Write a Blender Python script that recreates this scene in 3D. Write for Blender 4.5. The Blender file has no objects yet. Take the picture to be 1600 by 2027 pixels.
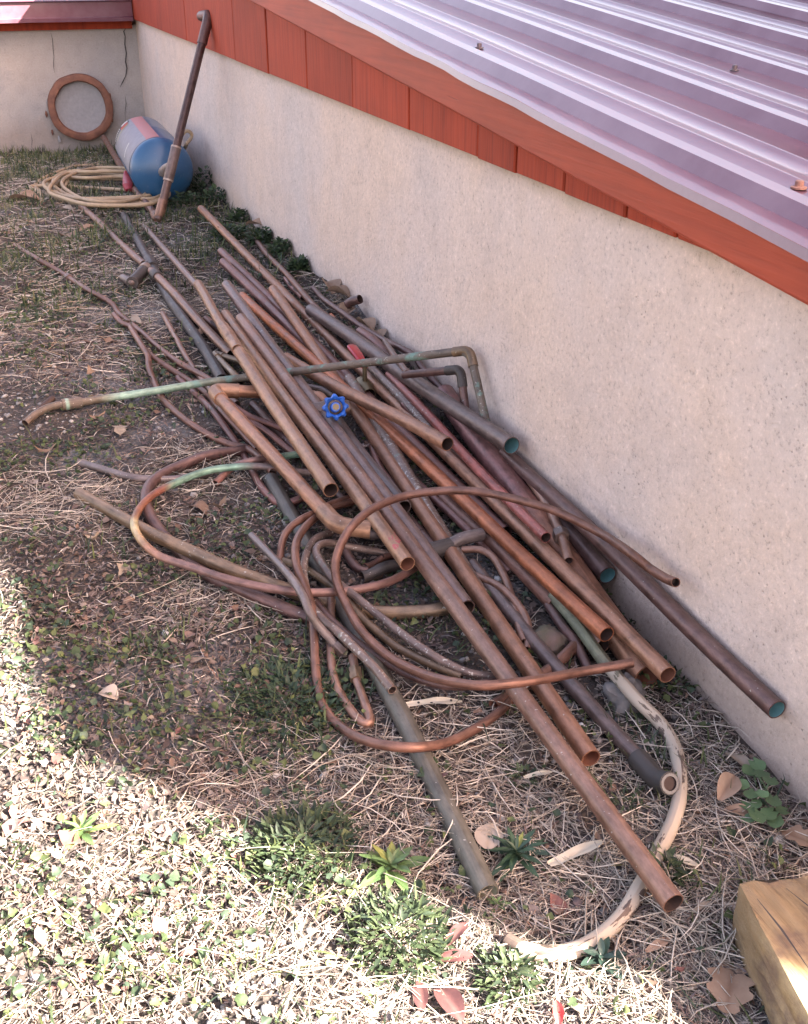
import bpy, math, random
import numpy as np
from mathutils import Vector, Matrix, noise as mnoise

random.seed(7)
RNG = np.random.default_rng(11)
SC = bpy.context.scene
COL = SC.collection
rad = math.radians

# ------------------------------------------------------------------ camera
CAM_H, CAM_PITCH, CAM_YAW, CAM_F = 0.92, 26.8, 19.5, 2200.0      # metres, degrees, degrees, focal in photo pixels
cam_data = bpy.data.cameras.new("Camera")
cam = bpy.data.objects.new("Camera", cam_data)
COL.objects.link(cam)
cam.location = (0, 0, CAM_H)
cam.rotation_euler = (rad(90 - CAM_PITCH), 0, rad(-CAM_YAW))
cam_data.sensor_fit = 'VERTICAL'
cam_data.sensor_height = 36.0
cam_data.lens = 36.0 * CAM_F / 2027.0
cam_data.clip_start = 0.02
cam_data.clip_end = 500
SC.camera = cam

# ------------------------------------------------------------------ sky, sun, exposure
SUN_EL, SUN_AZ = 35.0, 135.0          # degrees; azimuth clockwise from +Y (along the wall)
world = bpy.data.worlds.new("World")
SC.world = world
world.use_nodes = True
wn = world.node_tree.nodes
wl = world.node_tree.links
wn.clear()
sky = wn.new("ShaderNodeTexSky")
sky.sky_type = 'NISHITA'
sky.sun_disc = False
sky.sun_elevation = rad(SUN_EL)
sky.sun_rotation = rad(SUN_AZ)
sky.air_density = 1.0
sky.dust_density = 3.0
sky.ozone_density = 0.6
tint = wn.new("ShaderNodeMix")
tint.data_type = 'RGBA'
tint.blend_type = 'MULTIPLY'
tint.inputs[0].default_value = 1.0
tint.inputs[7].default_value = (1.34, 1.02, 0.89, 1)
bgn = wn.new("ShaderNodeBackground")
bgn.inputs["Strength"].default_value = 0.066
wo = wn.new("ShaderNodeOutputWorld")
wl.new(sky.outputs[0], tint.inputs[6])
wl.new(tint.outputs[2], bgn.inputs["Color"])
wl.new(bgn.outputs[0], wo.inputs["Surface"])

sun_data = bpy.data.lights.new("sun", 'SUN')
sun_data.energy = 5.0
sun_data.angle = rad(0.5)
sun_data.color = (1.0, 0.93, 0.82)
sun = bpy.data.objects.new("sun", sun_data)
COL.objects.link(sun)
_sd = Vector((math.sin(rad(SUN_AZ)) * math.cos(rad(SUN_EL)), math.cos(rad(SUN_AZ)) * math.cos(rad(SUN_EL)), math.sin(rad(SUN_EL))))
sun.rotation_euler = (-_sd).to_track_quat('-Z', 'Y').to_euler()

SC.view_settings.view_transform = 'Standard'
SC.view_settings.look = 'None'
SC.view_settings.exposure = 3.47
SC.view_settings.gamma = 1.0
SC.render.engine = 'CYCLES'
SC.cycles.max_bounces = 6

# ------------------------------------------------------------------ geometry helpers
WALL_X = 0.787           # face of the long foundation wall
BACK_Y = 6.4             # face of the far foundation wall
CONC_TOP = 0.612
_p, _y = rad(CAM_PITCH), rad(CAM_YAW)
_fh = np.array([math.sin(_y), math.cos(_y), 0.0])
CR = np.array([math.cos(_y), -math.sin(_y), 0.0])
CF = _fh * math.cos(_p) + np.array([0, 0, -math.sin(_p)])
CU = _fh * math.sin(_p) + np.array([0, 0, math.cos(_p)])
CC = np.array([0, 0, CAM_H])

_hY = [-50, 0.75, 1.05, 1.7, 2.4, 3.6, 5.0, 6.3, 60]
_hZ = [0, 0.0, 0.02, 0.06, 0.085, 0.085, 0.04, -0.03, -0.03]
def gz(X, Y):
    """height of the yard at X, Y (arrays welcome)"""
    X = np.asarray(X, float); Y = np.asarray(Y, float)
    z = np.interp(Y, _hY, _hZ)
    z = z + 0.006 * np.sin(X * 7.1 + Y * 3.3) + 0.005 * np.sin(X * 13.7 - Y * 11.1 + 1.3) + 0.003 * np.sin(X * 29 + Y * 23)
    bank = np.exp(-np.clip(WALL_X - X, 0, 9) / 0.07) * np.exp(-((Y - 2.6) / 0.9) ** 2)
    return z + 0.045 * bank

def ray(x, y):
    return CF + CR * (x - 800.0) / CAM_F - CU * (y - 1013.5) / CAM_F

def at(x, y, h=0.0, wall=0.012):
    """point h metres above the yard that the photo shows at pixel x, y"""
    d = ray(x, y)
    z = h
    for _ in range(14):
        t = (z - CAM_H) / d[2]
        P = CC + d * t
        z = 0.5 * z + 0.5 * (float(gz(P[0], P[1])) + h)
    P = CC + d * ((z - CAM_H) / d[2])
    if P[0] > WALL_X - wall:
        P = CC + d * (WALL_X - wall) / d[0]
    return Vector(P)

def at_x(x, y, X):
    d = ray(x, y); return Vector(CC + d * X / d[0])

def at_y(x, y, Y):
    d = ray(x, y); return Vector(CC + d * Y / d[1])

def depth(P):
    return float((np.array(P) - CC) @ CF)

class MB:
    """collects vertices and faces of one mesh"""
    def __init__(s):
        s.v = []; s.f = []; s.m = []; s.uv = []; s.ln = []
    def add(s, verts, faces, mi=0, uvs=None, lns=None):
        o = len(s.v)
        s.v += [tuple(v) for v in verts]
        s.f += [tuple(i + o for i in f) for f in faces]
        s.m += [mi] * len(faces)
        s.uv += uvs if uvs else [(v[0], v[1]) for v in verts]
        s.ln += lns if lns else [0.0] * len(verts)
    def box(s, a, b, mi=0):
        x0, y0, z0 = a; x1, y1, z1 = b
        vs = [(x0, y0, z0), (x1, y0, z0), (x1, y1, z0), (x0, y1, z0), (x0, y0, z1), (x1, y0, z1), (x1, y1, z1), (x0, y1, z1)]
        s.add(vs, [(3, 2, 1, 0), (4, 5, 6, 7), (0, 1, 5, 4), (1, 2, 6, 5), (2, 3, 7, 6), (3, 0, 4, 7)], mi)
    def build(s, name, mats, parent=None, origin=None, smooth=True, sharp=True):
        me = bpy.data.meshes.new(name)
        o3 = Vector(origin) if origin is not None else (Vector(parent["_o"]) if parent is not None and "_o" in parent else Vector((0, 0, 0)))
        me.from_pydata([(v[0] - o3.x, v[1] - o3.y, v[2] - o3.z) for v in s.v], [], s.f)
        if not isinstance(mats, (list, tuple)): mats = [mats]
        for m in mats: me.materials.append(m)
        if len(mats) > 1: me.polygons.foreach_set("material_index", s.m)
        uvl = me.uv_layers.new(name="UVMap"); lnl = me.uv_layers.new(name="LenMap")
        vi = np.empty(len(me.loops), int); me.loops.foreach_get("vertex_index", vi)
        uvl.data.foreach_set("uv", np.array(s.uv, float)[vi].ravel())
        l2 = np.zeros((len(vi), 2)); l2[:, 0] = np.array(s.ln, float)[vi]
        lnl.data.foreach_set("uv", l2.ravel())
        me.polygons.foreach_set("use_smooth", [smooth] * len(me.polygons))
        if smooth and sharp: me.set_sharp_from_angle(angle=rad(42))
        me.update()
        ob = bpy.data.objects.new(name, me)
        COL.objects.link(ob)
        if parent is not None: ob.parent = parent
        else: ob.location = o3
        return ob

def tag(o, label=None, cat=None, group=None, kind=None):
    if label: o["label"] = label
    if cat: o["category"] = cat
    if group: o["group"] = group
    if kind: o["kind"] = kind
    return o

def empty(name, loc, label=None, cat=None, group=None, kind=None):
    o = bpy.data.objects.new(name, None); COL.objects.link(o)
    o.location = loc; o.empty_display_size = 0.05
    o["_o"] = tuple(loc)
    return tag(o, label, cat, group, kind)

def catmull(pts, step=0.012):
    P = [Vector(p) for p in pts]
    P = [P[0] * 2 - P[1]] + P + [P[-1] * 2 - P[-2]]
    out = []
    for i in range(1, len(P) - 2):
        p0, p1, p2, p3 = P[i - 1:i + 3]
        n = max(2, int((p2 - p1).length / step))
        for k in range(n):
            t = k / n
            out.append(0.5 * ((2 * p1) + (p2 - p0) * t + (2 * p0 - 5 * p1 + 4 * p2 - p3) * t * t + (3 * p1 - p0 - 3 * p2 + p3) * t ** 3))
    out.append(P[-2].copy())
    return out

def fillet(pts, r, n=7):
    P = [Vector(p) for p in pts]
    out = [P[0]]
    for i in range(1, len(P) - 1):
        a = (P[i - 1] - P[i]); b = (P[i + 1] - P[i])
        k = min(r, a.length * 0.45, b.length * 0.45)
        s = P[i] + a.normalized() * k; e = P[i] + b.normalized() * k
        for j in range(n + 1):
            t = j / n
            out.append(s * (1 - t) ** 2 + P[i] * 2 * t * (1 - t) + e * t * t)
    out.append(P[-1])
    return out

def straight(a, b, n=10, wob=0.0):
    a = Vector(a); b = Vector(b)
    out = []
    ph = random.uniform(0, 6)
    for i in range(n + 1):
        t = i / n
        p = a.lerp(b, t)
        p.z += wob * math.sin(t * math.pi * 1.3 + ph) * math.sin(t * math.pi)
        out.append(p)
    return out

def frames(path):
    T = []
    for i in range(len(path)):
        a = path[max(0, i - 1)]; b = path[min(len(path) - 1, i + 1)]
        T.append((b - a).normalized() if (b - a).length > 1e-9 else Vector((0, 1, 0)))
    up = Vector((0, 0, 1)) if abs(T[0].z) < 0.9 else Vector((1, 0, 0))
    N = (up - T[0] * up.dot(T[0])).normalized()
    out = []
    for t in T:
        N = (N - t * N.dot(t)).normalized()
        out.append((t, N, t.cross(N)))
    return out

def tube(mb, path, r, sides=14, open_ends=(True, True), wall=0.0014, inner=0.07, mo=0, mi=1, dents=0.0):
    """a hollow pipe along a path, rims and inside walls included"""
    if not isinstance(r, (list, tuple)): r = [r] * len(path)
    fr = frames(path)
    L = [0.0]
    for i in range(1, len(path)): L.append(L[-1] + (path[i] - path[i - 1]).length)
    tot = max(L[-1], 1e-6)
    vs, uv, ln, fs = [], [], [], []
    for i, p in enumerate(path):
        t, n, b = fr[i]
        rr = r[i]
        if dents: rr *= 1 + dents * mnoise.noise(Vector((p.x * 21, p.y * 21, p.z * 21)))
        for k in range(sides + 1):
            a = 2 * math.pi * k / sides
            vs.append(p + n * (math.cos(a) * rr) + b * (math.sin(a) * rr))
            uv.append((L[i], a * rr)); ln.append(L[i] / tot)
    w = sides + 1
    for i in range(len(path) - 1):
        for k in range(sides):
            fs.append((i * w + k, (i + 1) * w + k, (i + 1) * w + k + 1, i * w + k + 1))
    mb.add(vs, fs, mo, uv, ln)
    for e in (0, 1):
        idx = 0 if e == 0 else len(path) - 1
        p = path[idx]; t, n, b = fr[idx]; rr = r[idx]
        dirn = t if e == 0 else -t
        rings = [(p, rr)]
        if open_ends[e]:
            rings += [(p, rr - wall), (p + dirn * min(inner, tot * 0.45), rr - wall)]
        vs2, fs2, uv2, ln2 = [], [], [], []
        for (c, q) in rings:
            for k in range(sides):
                a = 2 * math.pi * k / sides
                vs2.append(c + n * (math.cos(a) * q) + b * (math.sin(a) * q)); uv2.append((L[idx], a * q)); ln2.append(float(e))
        for j in range(len(rings) - 1):
            for k in range(sides):
                q = (j * sides + k, (j + 1) * sides + k, (j + 1) * sides + (k + 1) % sides, j * sides + (k + 1) % sides)
                fs2.append(q if e == 1 else q[::-1])
        last = (len(rings) - 1) * sides
        cap = tuple(last + k for k in range(sides))
        fs2.append(cap if e == 1 else cap[::-1])
        mb.add(vs2, fs2, mi if open_ends[e] else mo, uv2, ln2)
        if open_ends[e]:
            for q in range(sides): mb.m[len(mb.m) - len(fs2) + q] = mo

# ------------------------------------------------------------------ materials
def _mat(name):
    m = bpy.data.materials.new(name); m.use_nodes = True
    nt = m.node_tree; nt.nodes.clear()
    out = nt.nodes.new("ShaderNodeOutputMaterial")
    b = nt.nodes.new("ShaderNodeBsdfPrincipled")
    nt.links.new(b.outputs[0], out.inputs[0])
    return m, nt, b

def N(nt, kind, **kw):
    n = nt.nodes.new("ShaderNode" + kind)
    for k, v in kw.items():
        if k.startswith("i_"):
            key = k[2:]
            n.inputs[int(key) if key.isdigit() else key].default_value = v
        else: setattr(n, k, v)
    return n

def ramp(nt, stops, interp='LINEAR'):
    r = nt.nodes.new("ShaderNodeValToRGB")
    cr = r.color_ramp; cr.interpolation = interp
    while len(cr.elements) > 1: cr.elements.remove(cr.elements[-1])
    for i, (p, c) in enumerate(stops):
        e = cr.elements[0] if i == 0 else cr.elements.new(p)
        e.position = p
        e.color = (c, c, c, 1) if isinstance(c, (int, float)) else (*c, 1)
    return r

def mixc(nt, fac, a, b, blend='MIX'):
    m = nt.nodes.new("ShaderNodeMix"); m.data_type = 'RGBA'; m.blend_type = blend
    for sock, v in ((m.inputs[0], fac), (m.inputs[6], a), (m.inputs[7], b)):
        if isinstance(v, bpy.types.NodeSocket): nt.links.new(v, sock)
        elif isinstance(v, (int, float)): sock.default_value = v
        else: sock.default_value = (*v, 1)
    return m.outputs[2]

def math_(nt, op, a, b=None, clamp=False):
    m = nt.nodes.new("ShaderNodeMath"); m.operation = op; m.use_clamp = clamp
    for i, v in enumerate((a, b)):
        if v is None: continue
        if isinstance(v, bpy.types.NodeSocket): nt.links.new(v, m.inputs[i])
        else: m.inputs[i].default_value = v
    return m.outputs[0]

def noise_(nt, vec, scale, detail=4, rough=0.55, seed=0.0):
    n = nt.nodes.new("ShaderNodeTexNoise"); n.noise_dimensions = '4D'
    n.inputs["Scale"].default_value = scale; n.inputs["Detail"].default_value = detail
    n.inputs["Roughness"].default_value = rough; n.inputs["W"].default_value = seed
    if vec is not None: nt.links.new(vec, n.inputs["Vector"])
    return n.outputs["Fac"]

def mapping(nt, vec, scale):
    mp = nt.nodes.new("ShaderNodeMapping"); mp.inputs["Scale"].default_value = scale
    nt.links.new(vec, mp.inputs["Vector"]); return mp.outputs[0]

def bump(nt, b, height, strength=0.3, dist=0.002):
    bm = nt.nodes.new("ShaderNodeBump"); bm.inputs["Strength"].default_value = strength; bm.inputs["Distance"].default_value = dist
    nt.links.new(height, bm.inputs["Height"]); nt.links.new(bm.outputs[0], b.inputs["Normal"])

_seed = [0.0]
def pipe_mat(name, stops, metal=0.52, rough=0.42, dust=0.35, verd=0.0, specks=0.12, paint=None, dustcol=(0.25, 0.19, 0.155)):
    """weathered tube: colours run along the length, with streaks, dust, verdigris, lime specks"""
    _seed[0] += 3.7
    sd = _seed[0]
    m, nt, b = _mat(name)
    uv = N(nt, "UVMap", uv_map="UVMap").outputs[0]
    lm = N(nt, "UVMap", uv_map="LenMap").outputs[0]
    obj = N(nt, "NewGeometry").outputs["Position"]
    sx = N(nt, "SeparateXYZ"); nt.links.new(lm, sx.inputs[0])
    wob = noise_(nt, obj, 14, 3, 0.6, sd)
    pos = math_(nt, 'ADD', sx.outputs[0], math_(nt, 'MULTIPLY', math_(nt, 'SUBTRACT', wob, 0.5), 0.10), True)
    if isinstance(stops[0], (int, float)): stops = [(0, stops), (1, stops)]
    rp = ramp(nt, stops); nt.links.new(pos, rp.inputs[0])
    col = rp.outputs[0]
    streak = noise_(nt, mapping(nt, uv, (4, 90, 1)), 1.0, 4, 0.6, sd + 1)
    blot = noise_(nt, obj, 34, 5, 0.65, sd + 2)
    big = noise_(nt, obj, 6, 3, 0.5, sd + 5)
    v = ramp(nt, [(0.25, 0.45), (0.5, 1.0), (0.75, 1.5)]); nt.links.new(streak, v.inputs[0])
    col = mixc(nt, 0.7, col, v.outputs[0], 'MULTIPLY')
    v2 = ramp(nt, [(0.28, 0.42), (0.5, 0.95), (0.74, 1.5)]); nt.links.new(blot, v2.inputs[0])
    col = mixc(nt, 0.8, col, v2.outputs[0], 'MULTIPLY')
    fine = noise_(nt, mapping(nt, uv, (60, 220, 1)), 1.0, 4, 0.7, sd + 6)
    vf_ = ramp(nt, [(0.30, 0.6), (0.5, 1.0), (0.72, 1.35)]); nt.links.new(fine, vf_.inputs[0])
    col = mixc(nt, 0.8, col, vf_.outputs[0], 'MULTIPLY')
    v3 = ramp(nt, [(0.3, (0.85, 0.78, 0.78)), (0.7, (1.18, 1.08, 1.0))]); nt.links.new(big, v3.inputs[0])
    col = mixc(nt, 0.8, col, v3.outputs[0], 'MULTIPLY')
    # dust settles on what faces up
    nrm = N(nt, "SeparateXYZ"); nt.links.new(N(nt, "NewGeometry").outputs["Normal"], nrm.inputs[0])
    du = math_(nt, 'MULTIPLY', math_(nt, 'POWER', math_(nt, 'MAXIMUM', nrm.outputs[2], 0.0), 1.5), math_(nt, 'MULTIPLY', math_(nt, 'SUBTRACT', math_(nt, 'ADD', blot, fine), 0.45), dust * 1.25), True)
    col = mixc(nt, du, col, dustcol)
    mt = math_(nt, 'MULTIPLY', math_(nt, 'SUBTRACT', 1.0, du), metal)
    if verd > 0:
        vn = noise_(nt, obj, 22, 6, 0.7, sd + 8)
        vr = ramp(nt, [(0.62 - verd * 0.4, 0.0), (0.70 - verd * 0.4, 1.0)]); nt.links.new(vn, vr.inputs[0])
        vf = math_(nt, 'MULTIPLY', vr.outputs[0], 0.75)
        col = mixc(nt, vf, col, (0.16, 0.30, 0.25))
        mt = math_(nt, 'MULTIPLY', mt, math_(nt, 'SUBTRACT', 1.0, vf))
    if paint:
        pn = noise_(nt, mapping(nt, uv, (18, 60, 1)), 1.0, 6, 0.62, sd + 9)
        pr = ramp(nt, [(0.435, 0.0), (0.45, 1.0)]); nt.links.new(pn, pr.inputs[0])
        along = ramp(nt, [(0.0, 0.0), (0.20, 0.0), (0.27, 0.8), (0.36, 1.0), (0.96, 1.0), (0.985, 0.2)]); nt.links.new(pos, along.inputs[0])
        pf = math_(nt, 'MULTIPLY', pr.outputs[0], math_(nt, 'GREATER_THAN', math_(nt, 'ADD', along.outputs[0], math_(nt, 'MULTIPLY', blot, 0.4)), 0.75))
        pc = mixc(nt, blot, tuple(c * 0.85 for c in paint), paint)
        col = mixc(nt, pf, col, pc)
        mt = math_(nt, 'MULTIPLY', mt, math_(nt, 'SUBTRACT', 1.0, pf))
        bump(nt, b, pf, 0.6, 0.0008)
    if specks > 0:
        sp = noise_(nt, obj, 200, 2, 0.5, sd + 11)
        sp2 = noise_(nt, obj, 5, 2, 0.5, sd + 12)
        lim = math_(nt, 'ADD', sp, math_(nt, 'MULTIPLY', sp2, 0.25))
        sr = ramp(nt, [(0.90 - specks * 0.3, 0.0), (0.92 - specks * 0.3, 1.0)]); nt.links.new(lim, sr.inputs[0])
        col = mixc(nt, math_(nt, 'MULTIPLY', sr.outputs[0], 0.7), col, (0.55, 0.53, 0.47))
    col = mixc(nt, 1.0, col, (0.88, 0.88, 0.88), 'MULTIPLY')
    nt.links.new(col, b.inputs["Base Color"])
    nt.links.new(mt, b.inputs["Metallic"])
    rr = math_(nt, 'ADD', rough, math_(nt, 'MULTIPLY', math_(nt, 'SUBTRACT', blot, 0.45), 0.9), True)
    nt.links.new(rr, b.inputs["Roughness"])
    if not paint: bump(nt, b, blot, 0.25, 0.0012)
    return m

def plain(name, col, rough=0.6, metal=0.0, var=0.25, scale=30, bmp=0.15, dist=0.001, col2=None, coat=0.0):
    _seed[0] += 2.3
    m, nt, b = _mat(name)
    obj = N(nt, "NewGeometry").outputs["Position"]
    n = noise_(nt, obj, scale, 5, 0.6, _seed[0])
    c2 = col2 if col2 else tuple(c * (1 - var) for c in col)
    rp = ramp(nt, [(0.3, c2), (0.7, col)]); nt.links.new(n, rp.inputs[0])
    nt.links.new(rp.outputs[0], b.inputs["Base Color"])
    b.inputs["Roughness"].default_value = rough; b.inputs["Metallic"].default_value = metal
    b.inputs["Coat Weight"].default_value = coat
    if bmp: bump(nt, b, n, bmp, dist)
    return m

def litter_mat(name, rough=0.85, trans=0.0):
    m, nt, b = _mat(name)
    a = N(nt, "Attribute", attribute_name="Col")
    g = N(nt, "NewGeometry").outputs["Position"]
    n = noise_(nt, g, 160, 3, 0.6, 1.0)
    v = ramp(nt, [(0.25, 0.72), (0.75, 1.22)]); nt.links.new(n, v.inputs[0])
    c = mixc(nt, 1.0, a.outputs["Color"], v.outputs[0], 'MULTIPLY')
    nt.links.new(c, b.inputs["Base Color"])
    b.inputs["Roughness"].default_value = rough
    b.inputs["Specular IOR Level"].default_value = 0.3
    if trans:
        t = nt.nodes.new("ShaderNodeBsdfTranslucent"); nt.links.new(c, t.inputs[0])
        mx = nt.nodes.new("ShaderNodeMixShader"); mx.inputs[0].default_value = trans
        out = [q for q in nt.nodes if q.type == 'OUTPUT_MATERIAL'][0]
        nt.links.new(b.outputs[0], mx.inputs[1]); nt.links.new(t.outputs[0], mx.inputs[2]); nt.links.new(mx.outputs[0], out.inputs[0])
    return m

M = {}
# palette of weathered pipe
M['tan'] = pipe_mat('tan_copper', (0.37, 0.195, 0.12), dust=0.4)
M['tan2'] = pipe_mat('sandy_copper', (0.35, 0.21, 0.135), dust=0.4)
M['brown'] = pipe_mat('brown_copper', (0.275, 0.16, 0.115), dust=0.42, specks=0.2, dustcol=(0.27, 0.22, 0.2))
M['grey'] = pipe_mat('greyed_copper', (0.215, 0.145, 0.125), dust=0.42, specks=0.25, dustcol=(0.25, 0.22, 0.21))
M['orange'] = pipe_mat('bright_copper', (0.44, 0.165, 0.080), metal=0.6, rough=0.42, dust=0.2, specks=0.05)
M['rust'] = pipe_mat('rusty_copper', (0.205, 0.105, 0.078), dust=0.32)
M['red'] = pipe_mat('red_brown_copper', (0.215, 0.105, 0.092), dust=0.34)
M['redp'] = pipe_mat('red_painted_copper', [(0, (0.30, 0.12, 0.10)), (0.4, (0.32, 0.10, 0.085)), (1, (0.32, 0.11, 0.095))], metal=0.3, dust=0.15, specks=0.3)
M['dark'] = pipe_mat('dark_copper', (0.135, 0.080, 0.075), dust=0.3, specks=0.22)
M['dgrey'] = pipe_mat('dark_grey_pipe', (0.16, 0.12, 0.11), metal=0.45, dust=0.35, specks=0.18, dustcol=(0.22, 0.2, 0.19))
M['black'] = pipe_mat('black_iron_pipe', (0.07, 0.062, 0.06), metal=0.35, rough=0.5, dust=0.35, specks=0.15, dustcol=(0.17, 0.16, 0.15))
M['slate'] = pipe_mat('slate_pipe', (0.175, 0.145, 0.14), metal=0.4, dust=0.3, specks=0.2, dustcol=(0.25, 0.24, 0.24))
M['green'] = pipe_mat('verdigris_pipe', [(0, (0.16, 0.12, 0.09)), (0.13, (0.15, 0.13, 0.10)), (0.19, (0.30, 0.48, 0.39)), (0.29, (0.27, 0.43, 0.34)), (0.36, (0.16, 0.145, 0.11)), (0.5, (0.15, 0.12, 0.095)), (1, (0.14, 0.12, 0.10))], metal=0.2, rough=0.6, verd=0.22, specks=0.35)
M['loopgreen'] = pipe_mat('verdigris_brass_tube', [(0, (0.17, 0.13, 0.12)), (0.10, (0.17, 0.13, 0.12)), (0.14, (0.20, 0.36, 0.28)), (0.25, (0.20, 0.36, 0.28)), (0.28, (0.26, 0.10, 0.07)), (0.36, (0.26, 0.13, 0.08)), (0.40, (0.62, 0.55, 0.32)), (0.46, (0.55, 0.40, 0.22)), (0.50, (0.30, 0.17, 0.11)), (0.56, (0.22, 0.14, 0.13)), (1, (0.24, 0.13, 0.11))], metal=0.35, dust=0.2)
M['greentip'] = pipe_mat('green_tipped_tube', [(0, (0.18, 0.36, 0.28)), (0.26, (0.2, 0.36, 0.28)), (0.32, (0.17, 0.11, 0.10)), (1, (0.25, 0.12, 0.10))], metal=0.3)
M['paint'] = pipe_mat('chipped_paint_tube', [(0, (0.20, 0.21, 0.14)), (0.15, (0.20, 0.23, 0.15)), (0.35, (0.14, 0.11, 0.09)), (1, (0.12, 0.09, 0.075))], metal=0.15, rough=0.6, dust=0.2, paint=(0.50, 0.42, 0.33), specks=0.1)
M['big'] = pipe_mat('wide_copper', [(0, (0.24, 0.12, 0.12)), (0.45, (0.27, 0.13, 0.12)), (0.62, (0.31, 0.15, 0.095)), (1, (0.29, 0.15, 0.095))], metal=0.5, dust=0.2)
M['olive'] = pipe_mat('olive_copper', (0.25, 0.18, 0.115), dust=0.35, specks=0.3)
M['spot'] = pipe_mat('spotted_tube', (0.20, 0.15, 0.13), metal=0.3, dust=0.3, specks=0.55, verd=0.06)
M['riser'] = pipe_mat('riser_copper', [(0, (0.15, 0.098, 0.085)), (0.25, (0.15, 0.098, 0.085)), (0.30, (0.10, 0.062, 0.060)), (1, (0.085, 0.052, 0.050))], dust=0.15)
M['gunmetal'] = pipe_mat('grey_green_pipe', [(0, (0.085, 0.078, 0.070)), (0.6, (0.10, 0.096, 0.082)), (1, (0.15, 0.148, 0.12))], metal=0.3, rough=0.5, dust=0.3, specks=0.15, dustcol=(0.20, 0.19, 0.165))
M['castiron'] = plain('cast_iron', (0.062, 0.056, 0.052), 0.6, 0.2)
M['steel'] = plain('worn_steel', (0.14, 0.14, 0.145), 0.45, 0.5)
M['in_dark'] = plain('pipe_inside_dark', (0.06, 0.035, 0.028), 0.7, 0.2)
M['in_cop'] = plain('pipe_inside_copper', (0.30, 0.13, 0.085), 0.5, 0.4)
M['in_teal'] = plain('pipe_inside_teal', (0.13, 0.29, 0.30), 0.75, 0.0, col2=(0.09, 0.20, 0.21))
M['in_pale'] = plain('pipe_inside_pale', (0.36, 0.36, 0.24), 0.7, 0.0, col2=(0.25, 0.25, 0.17))
M['solder'] = plain('solder', (0.42, 0.38, 0.34), 0.45, 0.6, col2=(0.3, 0.2, 0.15))

# ------------------------------------------------------------------ ground
def ground_mat():
    m, nt, b = _mat("yard_soil")
    g = N(nt, "NewGeometry").outputs["Position"]
    big = noise_(nt, g, 2.6, 4, 0.6, 3.0)
    mid = noise_(nt, g, 24, 6, 0.7, 9.0)
    fin = noise_(nt, g, 140, 4, 0.7, 5.0)
    vo = N(nt, "TexVoronoi"); vo.inputs["Scale"].default_value = 130; nt.links.new(g, vo.inputs["Vector"])
    soil = ramp(nt, [(0.25, (0.016, 0.013, 0.012)), (0.5, (0.050, 0.039, 0.033)), (0.78, (0.12, 0.095, 0.08))]); nt.links.new(mid, soil.inputs[0])
    grav = ramp(nt, [(0.0, (0.05, 0.05, 0.052)), (0.5, (0.13, 0.13, 0.135)), (1.0, (0.24, 0.23, 0.22))]); nt.links.new(vo.outputs["Color"], grav.inputs[0])
    gm = ramp(nt, [(0.52, 0.0), (0.62, 0.8)]); nt.links.new(big, gm.inputs[0])
    c = mixc(nt, gm.outputs[0], soil.outputs[0], grav.outputs[0])
    fr = ramp(nt, [(0.3, 0.6), (0.7, 1.5)]); nt.links.new(fin, fr.inputs[0])
    c = mixc(nt, 0.8, c, fr.outputs[0], 'MULTIPLY')
    nt.links.new(c, b.inputs["Base Color"]); b.inputs["Roughness"].default_value = 0.95
    h = math_(nt, 'ADD', math_(nt, 'MULTIPLY', mid, 0.6), math_(nt, 'MULTIPLY', vo.outputs["Distance"], 1.0))
    bump(nt, b, h, 0.8, 0.01)
    return m
M['soil'] = ground_mat()

def build_ground():
    xs = np.concatenate([[-60, -25, -10, -5, -3.2], np.arange(-2.4, 0.95, 0.045), [1.5, 4, 12, 60]])
    ys = np.concatenate([[-60, -20, -6, -2, -0.5], np.arange(0.1, 3.4, 0.045), np.arange(3.4, 6.7, 0.09), [8, 14, 60]])
    Xg, Yg = np.meshgrid(xs, ys)
    Zg = gz(Xg, Yg)
    for i in range(Xg.shape[0]):
        for j in range(Xg.shape[1]):
            x, y = Xg[i, j], Yg[i, j]
            if -2.5 < x < 1 and 0 < y < 6.8:
                Zg[i, j] += 0.007 * mnoise.noise(Vector((x * 11, y * 11, 0))) + 0.004 * mnoise.noise(Vector((x * 31, y * 31, 4)))
    mb = MB()
    w = len(xs)
    vs = list(zip(Xg.ravel(), Yg.ravel(), Zg.ravel()))
    fs = [(i * w + j, i * w + j + 1, (i + 1) * w + j + 1, (i + 1) * w + j) for i in range(len(ys) - 1) for j in range(w - 1)]
    mb.add(vs, fs)
    o = mb.build("ground", M['soil'], sharp=False)
    tag(o, "weedy yard soil with straw and gravel under the pipe heap", "ground", kind="structure")
build_ground()

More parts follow.
